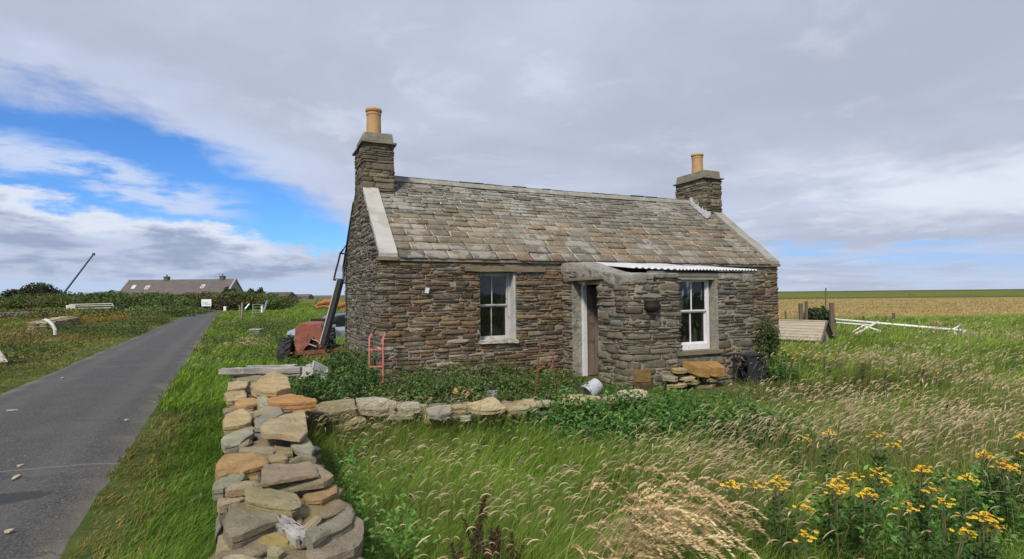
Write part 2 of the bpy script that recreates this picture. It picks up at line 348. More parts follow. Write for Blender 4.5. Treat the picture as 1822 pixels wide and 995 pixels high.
# ------------------------------------------------------------------ coursed rubble masonry (each stone real geometry)
def masonry(path, s0, s1, z0, z1, ztop, openings, palette, corners=(), hmin=.038, hmax=.105, lmin=.13, lmax=.50, seed=0, prot=.030, gap=.007, wav=.018):
    """path(s)->(x,y,nx,ny) arrays. Returns V, quads, colours"""
    rn = np.random.default_rng(seed)
    VV, FF, CC = [], [], []; base = 0
    zs = [z0]
    while zs[-1] < z1:
        zs.append(zs[-1]+rn.uniform(hmin, hmax))
    nb = len(zs)
    def bnd(k, s): return zs[k]+wav*2*(fb(np.asarray(s, float), np.full(np.shape(s), k*3.7), .9, seed+5)-.5)+.012*(vnoise(np.asarray(s, float), np.full(np.shape(s), k*1.3), 5., seed+6)-.5)
    def emit(sa, sb, lo, hi, par):
        nonlocal base
        L = sb-sa
        if L < .03: return
        ncx = max(4, min(12, int(L/.06)+2)); ss_ = np.linspace(sa+gap*rn.uniform(.6, 1.8), sb-gap*rn.uniform(.6, 1.8), ncx)
        for c in corners:
            if sa < c < sb:
                j = np.argmin(np.abs(ss_-c)); ss_[j] = c
        ta = np.array([0, .12, .5, .88, 1.0]); ny = len(ta)
        blo, bhi = lo(ss_), hi(ss_)
        blo = blo+gap*rn.uniform(.4, 1.3); bhi = bhi-gap*rn.uniform(.4, 1.3)
        if np.mean(bhi-blo) < .012: return
        S = np.repeat(ss_[None], ny, 0); Zz = blo[None]+(bhi-blo)[None]*ta[:, None]
        zt = ztop(S); over = Zz > zt
        if over.all(): return
        Zz = np.minimum(Zz, zt)
        S = S+rn.normal(0, .0035, S.shape); Zz = Zz+rn.normal(0, .0022, Zz.shape)
        # cut corners a little
        rc = min(.016, L*.12)
        S[0, 0] += rc*rn.uniform(.2, 1.2); S[-1, 0] += rc*rn.uniform(.2, 1.2); S[0, -1] -= rc*rn.uniform(.2, 1.2); S[-1, -1] -= rc*rn.uniform(.2, 1.2)
        pr = prot*rn.uniform(.15, 1.25); tilt = rn.normal(0, .010); tz = rn.normal(0, .006)
        u = np.linspace(-1, 1, ncx)[None]; vv = (ta*2-1)[:, None]
        D = pr+tilt*u+tz*vv+rn.normal(0, .0028, S.shape)
        D[0] -= .008; D[-1] -= .006; D[:, 0] -= .006; D[:, -1] -= .006
        D = np.maximum(D, -.002)
        x, y, nx, ny_ = path(S)
        V = np.stack([x+nx*D, y+ny_*D, Zz], -1).reshape(-1, 3)
        # outer skirt back into the mortar
        idx = np.arange(ny*ncx).reshape(ny, ncx)
        ring = np.concatenate([idx[0], idx[1:, -1], idx[-1, ::-1][1:], idx[1:-1, 0][::-1]])
        nr = len(ring); xr, yr, nxr, nyr = [a.reshape(-1)[ring] for a in (x, y, nx, ny_)]
        Vr = np.stack([xr-nxr*.035, yr-nyr*.035, Zz.reshape(-1)[ring]], -1)
        q = np.stack([idx[:-1, :-1], idx[:-1, 1:], idx[1:, 1:], idx[1:, :-1]], -1).reshape(-1, 4)
        k = np.arange(nr); k2 = (k+1) % nr
        q2 = np.stack([ring[k], ny*ncx+k, ny*ncx+k2, ring[k2]], -1)
        VV.append(V); VV.append(Vr); FF.append(q+base); FF.append(q2+base)
        c = palette(rn, (sa+sb)/2, float(Zz.mean())); c = np.array(c)*rn.uniform(.85, 1.45)
        CC.append(np.repeat(c[None], len(V)+nr, 0)); base += len(V)+nr
    for k in range(nb-1):
        # free intervals in this course
        zm = (zs[k]+zs[k+1])/2
        cuts = sorted([(o[0], o[1]) for o in openings if o[2]-.02 < zm < o[3]+.02]); segs = []; cur = s0
        for a, b in cuts: segs.append((cur, a)); cur = b
        segs.append((cur, s1))
        for (a, b) in segs:
            if b-a < .02: continue
            s = a; pend = 0
            while s < b-1e-6:
                L = rn.uniform(lmin, lmax) * (1.25 if zs[k+1]-zs[k] > .07 else 1); e = s+L
                for c in corners:
                    if s < c and abs(e-c) < .10: e = c+rn.choice([.14, .26, .34])
                    if abs(s-c) < 1e-6: pass
                if b-e < lmin*.8: e = b
                lo = (lambda q, k=k: bnd(k, q)); hi = (lambda q, k=k: bnd(k+1, q))
                h = zs[k+1]-zs[k]; r = rn.random()
                if h > .065 and r < .38:
                    f = rn.uniform(.35, .65); sl = rn.normal(0, .05)
                    md = (lambda q, k=k, f=f, sl=sl, s=s, e=e: bnd(k, q)+(bnd(k+1, q)-bnd(k, q))*np.clip(f+sl*((q-s)/(e-s)-.5)*2, .2, .8))
                    emit(s, e, lo, md, 0)
                    if rn.random() < .5: ms = s+(e-s)*rn.uniform(.3, .7); emit(s, ms, md, hi, 0); emit(ms, e, md, hi, 0)
                    else: emit(s, e, md, hi, 0)
                elif h > .05 and r < .55 and e-s > .2:      # a small chinking stone at one end
                    ms = s+(e-s)*rn.uniform(.72, .86); md = (lambda q, k=k: (bnd(k, q)+bnd(k+1, q))/2)
                    emit(s, ms, lo, hi, 0); emit(ms, e, lo, md, 0); emit(ms, e, md, hi, 0)
                else: emit(s, e, lo, hi, 0)
                s = e
    return np.concatenate(VV), np.concatenate(FF), np.concatenate(CC)

def pick(rn, opts, wts):
    wts = np.array(wts)/sum(wts); return opts[rn.choice(len(opts), p=wts)]
def pal_main(rn, s, z):
    if s < -.05 or s > HL+.05:     # gables: greyer, weathered
        return pick(rn, [(.175, .155, .125), (.135, .118, .095), (.21, .19, .155), (.19, .15, .105), (.115, .10, .085), (.30, .275, .23)], [5, 4, 3, 2, 2, 1])
    if z < .95 and rn.random() < .12: return (.36, .31, .25)
    return pick(rn, [(.200, .142, .082), (.150, .108, .066), (.245, .170, .095), (.165, .135, .100), (.185, .105, .070), (.34, .29, .22), (.105, .085, .065), (.21, .185, .145)], [6, 5, 3, 4, 2, 1.0, 2.5, 1.5])
def pal_porch(rn, s, z):
    return pick(rn, [(.185, .160, .120), (.145, .125, .095), (.225, .195, .145), (.20, .145, .090), (.255, .225, .18), (.17, .17, .15), (.24, .15, .08), (.10, .09, .075)], [6, 4, 4, 2.2, 2, 2.5, 1, 1.5])
def pal_chim(rn, s, z): return pick(rn, [(.185, .155, .108), (.140, .120, .090), (.22, .185, .130), (.16, .15, .105)], [4, 3, 2, 2])

STONE = mat('rubble_stone', attr=True, rough=.92, nscale=9, namt=.42, bump=1., bdist=.04, bscale=26, stretch=(1, 1, 3.2), spec=.25,
            spots=[((.36, .34, .29), 9, .58, .62), ((.30, .28, .235), 2.2, .60, .45), ((.055, .050, .042), 3.2, .58, .45), ((.26, .16, .06), 4.5, .66, .5)])
MORTAR = mat('mortar', (.29, .26, .215), .95, nscale=5, namt=.35, bump=.8, bscale=30, spec=.2, spots=[((.10, .09, .075), 3, .52, .7)])
RENDER = mat('cement_render', (.34, .325, .29), .93, nscale=6, namt=.38, bump=1., bdist=.06, bscale=14, spec=.2, spots=[((.135, .125, .11), 5, .55, .6), ((.44, .43, .41), 9, .6, .5)])

cot = thing('stone_cottage', 'small derelict cottage of brown rubble stone with flagstone roof and two end chimneys', 'cottage', (AX, AY, 0), YAW)
# porch plan: P (u,0) -> front
PU0, PU1, PV, PZ = 3.585, 6.43, 2.2, 1.93
def P_main(S):
    S = np.asarray(S, float); x = np.zeros_like(S); y = np.zeros_like(S); nx = np.zeros_like(S); ny = np.zeros_like(S)
    a = S < 0; x[a] = 0; y[a] = -S[a]; nx[a] = -1
    b = (S >= 0) & (S <= HL); x[b] = S[b]; y[b] = 0; ny[b] = -1
    c = (S > HL) & (S <= HL+HW); x[c] = HL; y[c] = S[c]-HL; nx[c] = 1
    d = S > HL+HW; x[d] = HL-(S[d]-HL-HW); y[d] = HW; ny[d] = 1
    e = np.abs(S) < .02; nx[e] = -.8; ny[e] = -.8
    e = np.abs(S-HL) < .02; nx[e] = .8; ny[e] = -.8
    e = np.abs(S-HL-HW) < .02; nx[e] = .8; ny[e] = .8
    return x, y, nx, ny
def zt_main(S):
    S = np.asarray(S, float); v = np.where(S < 0, -S, np.where(S > HL, S-HL, 0)); v = np.clip(v, 0, HW)
    g_ = HE+(HR-HE)*(1-np.abs(v-HW/2)/(HW/2)); return np.where((S < .02) | (S > HL-.02), g_+.02, HE-.03)
W1 = (1.83, 2.56, .74, 2.02)     # left window opening u0,u1,z0,z1
SL = 1.064
opens = [(W1[0], W1[1], W1[2], W1[3])]
V, Fq, C_ = masonry(P_main, -HW, HL+HW, -.12, HR, zt_main, opens+[(PU0+.05, PU1-.05, -.2, 2.12)], pal_main, corners=(0, HL), seed=3, lmax=.52, prot=.020)
np_mesh('rubble_wall', V, [Fq], C_, STONE, cot)
# rear wall, plainer
V, Fq, C_ = masonry(P_main, HL+HW+.02, 2*HL+HW, -.12, HE, lambda S: np.full(np.shape(S), HE-.02), [(HL+HW+HL-4.19, HL+HW+HL-4.03, 1.2, 1.9)], pal_main, seed=4, hmin=.08, hmax=.15, lmin=.25, lmax=.6)
np_mesh('rear_wall', V, [Fq], C_, STONE, cot)
# wall cores (mortar faced), thickness .5, with real openings
bm = bmesh.new(); th = .46; e = .0015
box(bm, e, W1[0]-.06, e, th, -.2, HE-.03); box(bm, W1[0]-.06, W1[0], e, .16, W1[2], W1[3]); box(bm, W1[1], PU0+.2, e, th, -.2, HE-.03); box(bm, PU1-.2, HL-e, e, th, -.2, HE-.03)
box(bm, W1[0]-.06, W1[1], e, th, -.2, W1[2]); box(bm, W1[0]-.06, W1[1], e, th, W1[3], HE-.03)
box(bm, PU0+.2, PU1-.2, e, th, 1.95, HE-.03)
box(bm, PU0+1.2, PU1-.2, e, th, -.2, 1.95)
box(bm, e, HL-4.19+HL-HL, HW-th, HW-e, -.2, HE-.03) if False else None
box(bm, e, 4.03, HW-th, HW-e, -.2, HE-.03); box(bm, 4.19, HL-e, HW-th, HW-e, -.2, HE-.03); box(bm, 4.03, 4.19, HW-th, HW-e, -.2, 1.2); box(bm, 4.03, 4.19, HW-th, HW-e, 1.9, HE-.03)
for a, b in ((e, th), (HL-th, HL-e)):
    prism(bm, [(th, -.2), (HW-th, -.2), (HW-th, HE-.03), (HW-e, HE-.03), (HW/2, HR-.04), (e, HE-.03), (th, HE-.03)], 0, a, b)
obj('wall_core', bm, MORTAR, cot)
bm = bmesh.new(); box(bm, th, HL-th, th, HW-th, -.1, .02); obj('floor', bm, mat('earth_floor', (.06, .05, .04), .95, nscale=3), cot)
bm = bmesh.new(); box(bm, 4.75, 4.87, th, HW-th, .02, HE+.3); obj('partition', bm, mat('dark_boards', (.05, .04, .033), .8, nscale=3, stretch=(1, 1, .2)), cot)
# lintels
bm = bmesh.new(); box(bm, W1[0]-.30, W1[1]+.62, -.055, .2, 2.025, 2.125); bmesh.ops.subdivide_edges(bm, edges=list(bm.edges), cuts=3, use_grid_fill=True)
for v in bm.verts: v.co += Vector((0, 1, 1))*(noise.noise(v.co*9)*.012)
obj('lintel', bm, mat('lintel_stone', (.19, .16, .11), .9, nscale=6, bump=.8, bscale=20, stretch=(1, 1, 4)), cot, bevel=.006)

# ---- porch: side wall, rounded corner, front wall
rcn = .16
s_side = PV-rcn; s_arc = rcn*math.pi/2; s_front = (PU1-PU0)-2*rcn
SA = s_side; SB = SA+s_arc; SC = SB+s_front; SD = SC+s_arc; SE = SD+s_side
def P_porch(S):
    S = np.asarray(S, float); x = np.zeros_like(S); y = np.zeros_like(S); nx = np.zeros_like(S); ny = np.zeros_like(S)
    m_ = S <= SA; x[m_] = PU0; y[m_] = -S[m_]; nx[m_] = -1
    m_ = (S > SA) & (S <= SB); a = (S[m_]-SA)/rcn; x[m_] = PU0+rcn-rcn*np.cos(a); y[m_] = -(PV-rcn)-rcn*np.sin(a); nx[m_] = -np.cos(a); ny[m_] = -np.sin(a)
    m_ = (S > SB) & (S <= SC); x[m_] = PU0+rcn+S[m_]-SB; y[m_] = -PV; ny[m_] = -1
    m_ = (S > SC) & (S <= SD); a = (S[m_]-SC)/rcn; x[m_] = PU1-rcn+rcn*np.sin(a); y[m_] = -(PV-rcn)-rcn*np.cos(a); nx[m_] = np.sin(a); ny[m_] = -np.cos(a)
    m_ = S > SD; x[m_] = PU1; y[m_] = -(PV-rcn)+(S[m_]-SD); nx[m_] = 1
    return x, y, nx, ny
def side_top(d): return 2.20+(PZ-2.20)*sst(np.asarray(d, float), .35, 1.9)
def zt_porch(S):
    S = np.asarray(S, float); d = np.where(S < SB, S, np.where(S > SC, SE-S, 9)); return np.where(d < 3, side_top(np.minimum(d, PV))-.16, PZ-.10)
D0, D1, DZ = .395, 1.267, 1.84   # door opening on the side wall
PW0, PW1, PWZ0, PWZ1 = SB-rcn+1.055, SB-rcn+1.84, .58, 1.86
V, Fq, C_ = masonry(P_porch, .03, SE-.03, -.15, 2.2, zt_porch, [(D0, D1, -.3, DZ), (PW0, PW1, PWZ0, PWZ1)], pal_porch, seed=9, hmin=.045, hmax=.13, lmin=.12, lmax=.45, prot=.028, gap=.009, wav=.035)
por = np_mesh('porch_wall', V, [Fq], C_, STONE, cot)
obj('floor', BX(PU0+.02, PU1-.02, -PV+.3, .3, -.15, -.02), mat('earth_floor'), por)
bm = bmesh.new(); pt = .42
def off(s, d):
    x, y, nx, ny = P_porch(np.array([s])); return (float(x[0]-nx[0]*d), float(y[0]-ny[0]*d))
def strip(bm, sa, sb, za, zb, n=6, top=None):
    for i in range(n):
        a = sa+(sb-sa)*i/n; b = sa+(sb-sa)*(i+1)/n
        pa, pb, pc, pd = off(a, -.002), off(b, -.002), off(b, pt), off(a, pt)
        z_a = top(a) if top else zb; z_b = top(b) if top else zb
        lo = [bm.verts.new((p[0], p[1], za)) for p in (pa, pb, pc, pd)]; hi = [bm.verts.new((p[0], p[1], z_)) for p, z_ in zip((pa, pb, pc, pd), (z_a, z_b, z_b, z_a))]
        bm.faces.new(lo); bm.faces.new(hi[::-1])
        for k in range(4): bm.faces.new((lo[k], hi[k], hi[(k+1) % 4], lo[(k+1) % 4]))
tp = lambda s: float(side_top(min(s, PV)))-.17
strip(bm, 0, D0, -.2, 0, 4, tp); strip(bm, D0, D1, DZ, 0, 5, tp); strip(bm, D1, SB-.02, -.2, 0, 10, tp)
strip(bm, SB-.02, PW0-.05, -.2, PZ-.11, 4); strip(bm, PW0-.05, PW1, -.2, PWZ0, 3); strip(bm, PW0-.05, PW1, PWZ1, PZ-.11, 1); strip(bm, PW1, SC, -.2, PZ-.11, 4)
strip(bm, SC, SE, -.2, 0, 10, lambda s: tp(SE-s))
obj('wall_core', bm, MORTAR, por)
# cement wall head: lumpy render band over the side wall and top of the corner
def render_band(sa, sb, thick_lo, name='wall_head'):
    n = int((sb-sa)/.025)+2; rows = 9; V = []; q = []
    for i in range(n):
        s = sa+(sb-sa)*i/(n-1); d = s if s < SB else (SE-s if s > SC else 9)
        top = float(side_top(min(d, PV))) if d < 3 else PZ
        lo = top-thick_lo*(1+.7*(vnoise(s, 0, 3.5, 31)-.5)+.35*(vnoise(s, 0, 14, 36)-.5)); 
        kk = [.25, .5, .75]; prof = [(.0, lo-.006), (.012, lo)]+[(.006+.020*float(vnoise(s, 4*a, 9, 32))+.014*float(vnoise(s, 9*a, 22, 33)), lo+(top-lo)*a) for a in kk]+[(.016+.012*float(vnoise(s, 3, 9, 34)), top-.008), (.006, top+.004*float(vnoise(s, 4, 15, 35))), (-.05, top+.010*float(vnoise(s, 4, 8, 35))), (-.40, top+.015)]
        for dd, z_ in prof:
            p = off(s, -dd); V.append((p[0], p[1], z_))
    for i in range(n-1):
        for k in range(rows-1): q.append((i*rows+k, (i+1)*rows+k, (i+1)*rows+k+1, i*rows+k+1))
    return np_mesh(name, np.array(V), [np.array(q)], None, RENDER, por, smooth=True)
render_band(.0, D1+.05, .30)
render_band(D1+.05, SB+.30, .20)
render_band(PW1+.05, SE-.05, .15)
render_band(SB+.30, PW0-.06, .07)
# wood plate and lintel over the window
bm = bmesh.new(); box(bm, PU0+PW0-SB+rcn-.35, PU0+PW1-SB+rcn+.12, -PV-.012, -PV+.10, PWZ1+.008, PWZ1+.07)
obj('lintel', bm, mat('grey_board', (.16, .155, .14), .8, nscale=4, stretch=(.3, 1, 3)), por, bevel=.004)
bm = bmesh.new(); box(bm, D0-.12 - 0, D1+.22, -.03, .30, 0, .045, None)
for v in bm.verts: v.co = Vector((PU0-.045+v.co.y+.03, -v.co.x, DZ+.005+v.co.z))
bmesh.ops.subdivide_edges(bm, edges=list(bm.edges), cuts=3, use_grid_fill=True)
for v in bm.verts: v.co += Vector((1, 0, 1))*(noise.noise(v.co*9)*.012)
obj('lintel', bm, mat('lintel_stone'), por, bevel=.004)
# rounded render on the reveals
bm = bmesh.new()
box(bm, PU0-.006, PU0+.40, -D0-.012, -D0+.012, -.05, DZ-.002); obj('reveal', bm, RENDER, por, bevel=.004); bm = bmesh.new(); box(bm, PU0+.01, PU0+.40, -D1-.004, -D1+.012, -.05, DZ-.002); obj('reveal', bm, RENDER, por, bevel=.004); bm = bmesh.new()
uw0 = PU0+rcn+(PW0-SB); uw1 = PU0+rcn+(PW1-SB)
box(bm, uw1-.014, uw1+.035, -PV-.030, -PV+.30, PWZ0-.02, PWZ1-.002)
obj('reveal', bm, RENDER, por, bevel=.004)
# door frame + ajar plank door
bm = bmesh.new(); fx = PU0+.19
box(bm, fx, fx+.09, -D0-.075, -D0-.012, -.02, DZ-.01); box(bm, fx+.0, fx+.09, -D1+.012, -D1+.06, -.02, DZ-.01); box(bm, fx+.003, fx+.088, -D1+.05, -D0-.07, DZ-.075, DZ-.012)
WHITE = mat('white_paint', (.66, .66, .68), .6, nscale=6, namt=.12, spots=[((.36, .33, .30), 12, .60, .7)], bump=.3, bscale=30)
dr = obj('door_frame', bm, WHITE, cot, bevel=.004)
bm = bmesh.new()
for k in range(5):
    box(bm, .004, .034, -.015-.135*(k+1)+.005, -.015-.135*k, 0, 1.70-.01*k)
for z_ in (.25, 1.35): box(bm, .034, .058, -.68, -.02, z_, z_+.12)
lf = obj('door', bm, mat('door_wood', (.15, .115, .10), .75, nscale=3, namt=.4, stretch=(4, 4, .5), bump=.4, bscale=12, spots=[((.07, .055, .05), 3.5, .52, .85)]), dr, bevel=.003)
lf.location = (fx+.09, -D0-.078, .02); lf.rotation_euler = (0, 0, R(80))

# ---- windows
def sash_window(name, w_, z0, z1, parent, loc, glass, bars=.028, deep=.05, jamb=.05, sill=.06, WHITE=None):
    """local x right, y inward, origin lower left"""
    H_ = z1-z0
    bm = bmesh.new(); box(bm, 0, jamb, 0, .10, 0, H_); box(bm, w_-jamb, w_, 0, .10, 0, H_); box(bm, jamb, w_-jamb, .002, .098, H_-.045, H_); box(bm, jamb, w_-jamb, -.01, .098, 0, sill)
    f = obj(name, bm, WHITE, parent, bevel=.003); f.location = loc
    mid = sill+(H_-.045-sill)*.51
    for (a, b, yo, nm) in ((mid-.001, H_-.046, .02, 'upper_sash'), (sill+.001, mid-.002, .055, 'lower_sash')):
        bm = bmesh.new(); x0, x1 = jamb+.002, w_-jamb-.002; r_ = .024
        box(bm, x0, x0+r_, yo, yo+.034, a, b); box(bm, x1-r_, x1, yo, yo+.034, a, b); box(bm, x0+r_, x1-r_, yo+.001, yo+.033, b-r_, b); box(bm, x0+r_, x1-r_, yo+.001, yo+.033, a, a+r_+.004)
        xm = (x0+x1)/2; box(bm, xm-bars/2, xm+bars/2, yo+.004, yo+.030, a+r_+.004, b-r_)
        s_ = obj(nm, bm, WHITE, f, bevel=.002)
        bm = bmesh.new(); box(bm, x0+r_, x1-r_, yo+.015, yo+.019, a+r_+.002, b-r_); obj('pane', bm, glass, f)
    return f
def glass_mat(name, tint=(.75, .8, .8), refl=.9):
    m = bpy.data.materials.new(name); m.use_nodes = True; g = NT(m.node_tree); g.n.remove(g.n['Principled BSDF'])
    tr = g.node('ShaderNodeBsdfTransparent'); tr.inputs[0].default_value = (*tint, 1); gl = g.node('ShaderNodeBsdfGlossy'); gl.inputs['Roughness'].default_value = .03; gl.inputs[0].default_value = (refl, refl, refl, 1)
    fr = g.node('ShaderNodeFresnel'); fr.inputs[0].default_value = 1.5
    tcn = g.node('ShaderNodeTexCoord'); b = g.node('ShaderNodeBump'); b.inputs['Strength'].default_value = .12; b.inputs['Distance'].default_value = .02; g.link(g.noise(tcn.outputs['Object'], 3, 2), b.inputs['Height']); g.link(b.outputs[0], gl.inputs['Normal'])
    mx = g.node('ShaderNodeMixShader'); g.link(fr.outputs[0], mx.inputs[0]); g.link(tr.outputs[0], mx.inputs[1]); g.link(gl.outputs[0], mx.inputs[2])
    df = g.node('ShaderNodeBsdfDiffuse'); df.inputs[0].default_value = (.25, .25, .24, 1); mx2 = g.node('ShaderNodeMixShader'); f = g.ss(g.noise(tcn.outputs['Object'], 5, 6, .65), .45, .8, .01, .10); g.link(f, mx2.inputs[0]); g.link(mx.outputs[0], mx2.inputs[1]); g.link(df.outputs[0], mx2.inputs[2])
    g.link(mx2.outputs[0], g.n['Material Output'].inputs[0]); return m
GLASS = glass_mat('old_glass')
DULL = mat('peeling_paint', (.46, .46, .46), .7, nscale=7, namt=.22, spots=[((.20, .18, .16), 9, .56, .8)], bump=.5, bscale=30)
w1 = sash_window('window', W1[1]-W1[0]+.01, W1[2], W1[3], cot, (W1[0]-.052, .17, W1[2]), GLASS, jamb=.05, sill=.035, bars=.016, WHITE=DULL)
w1['label'] = 'four pane sash window with white peeling frame and broken sill, left of the porch'
bm = bmesh.new(); box(bm, W1[1]-.042, W1[1]-.002, .0, .46, W1[2], W1[3]-.002); obj('reveal', bm, mat('reveal_plaster', (.42, .42, .42), .85, nscale=6), cot, bevel=.002)
rr = random.Random(3)
for (a, b, z_) in ((-.03, .10, 0), (.10, .52, .0), (.53, .76, -.012)):
    bm = bmesh.new(); box(bm, W1[0]+a, W1[0]+b, -.07, .16, W1[2]-.055+z_, W1[2]+.004+z_); bmesh.ops.subdivide_edges(bm, edges=list(bm.edges), cuts=4, use_grid_fill=True)
    for v in bm.verts: v.co += noise.noise_vector(v.co*14)*.013
    obj('sill', bm, mat('pale_sill', (.46, .42, .36), .9, nscale=10, bump=.8, bscale=25, spots=[((.18, .15, .12), 7, .55, .7)]), cot)
w2 = sash_window('window', .765, PWZ0+.02, PWZ1-.004, cot, (uw0-.032, -PV+.10, PWZ0+.02), GLASS, jamb=.045, sill=.10, bars=.024, WHITE=WHITE)
w2['label'] = 'white painted four pane sash window in the porch front'
bm = bmesh.new(); box(bm, uw0-.12, uw1+.12, -PV-.05, -PV+.14, PWZ0-.05, PWZ0+.018); bmesh.ops.subdivide_edges(bm, edges=list(bm.edges), cuts=4, use_grid_fill=True)
for v in bm.verts: v.co += noise.noise_vector(v.co*11)*.012
obj('sill', bm, mat('lintel_stone'), por)
# inner shelf behind the porch window with a bottle
bm = bmesh.new(); box(bm, uw0, uw1, -PV+.25, -PV+.50, PWZ0+.02, PWZ0+.05); obj('window_board', bm, mat('grey_board'), por, bevel=.003)
bt = obj('bottle', bmesh.new(), None); bt.location = house(uw0+.20, -PV+.34, PWZ0+.052); M0 = Matrix.Translation(house(uw0+.20, -PV+.34, PWZ0+.052))
bm = bmesh.new(); lathe(bm, [(0, 0), (.045, 0), (.048, .02), (.048, .15), (.03, .20), (.018, .22), (.018, .25), (0, .25)], 16); me = bpy.data.meshes.new('bottle'); bm.to_mesh(me); bm.free(); bt.data = me; me.materials.append(mat('yellow_plastic', (.75, .60, .12), .4)); tag(bt, 'yellow plastic bottle standing inside the porch window', 'bottle')
# pale hanging cloth seen inside the porch window
bm = bmesh.new(); box(bm, uw0+.38, uw0+.62, -PV+.62, -PV+.63, .95, 1.85); bmesh.ops.subdivide_edges(bm, edges=list(bm.edges), cuts=6, use_grid_fill=True)
for v in bm.verts: v.co.y += .03*math.sin(v.co.x*45+v.co.z*2)
obj('curtain', bm, mat('dusty_cloth', (.35, .34, .32), .9, nscale=5), w2).location = -w2.location

# ---- porch roof: corrugated sheet, lean-to
def corrugated():
    u0, u1 = PU0+.42, PU1-.02; n = 400; rows = 8; V = []; q = []
    for j in range(rows):
        t_ = j/(rows-1)
        for i in range(n):
            u = u0+(u1-u0)*i/(n-1); v = -PV-.06+(PV+.02)*t_; z = PZ+.055+.235*t_ + .013*math.sin(u*2*math.pi/.076)+.012*float(vnoise(u, t_, 2.5, 41))
            # the left side sweeps up and back
            if u < PU0+.95: v = v+(PU0+.95-u)*.8*(1-t_)*1.2; z += (PU0+.95-u)*.10*(1-t_)
            V.append((u, v, z))
    V += [(a, b, c-.004) for a, b, c in V]; N = n*rows
    for j in range(rows-1):
        for i in range(n-1): a = j*n+i; q += [(a, a+1, a+n+1, a+n), (N+a, N+a+n, N+a+n+1, N+a+1)]
    for i in range(n-1): q.append((i, N+i, N+i+1, i+1))
    m_ = mat('corrugated_iron', (.55, .57, .60), .55, metal=.1, nscale=3, namt=.2, spots=[((.25, .14, .08), 2.6, .60, .6), ((.22, .24, .22), 7, .60, .5)])
    np_mesh('porch_roof', np.array(V), [np.array(q)], None, m_, cot, smooth=True)
corrugated()
bm = bmesh.new()
for z_, y_ in ((PZ-.03, -PV+.12), (2.08, -.9)): box(bm, PU0+.5, PU1-.2, y_, y_+.07, z_, z_+.07)
obj('purlin', bm, mat('grey_board'), por, bevel=.003)

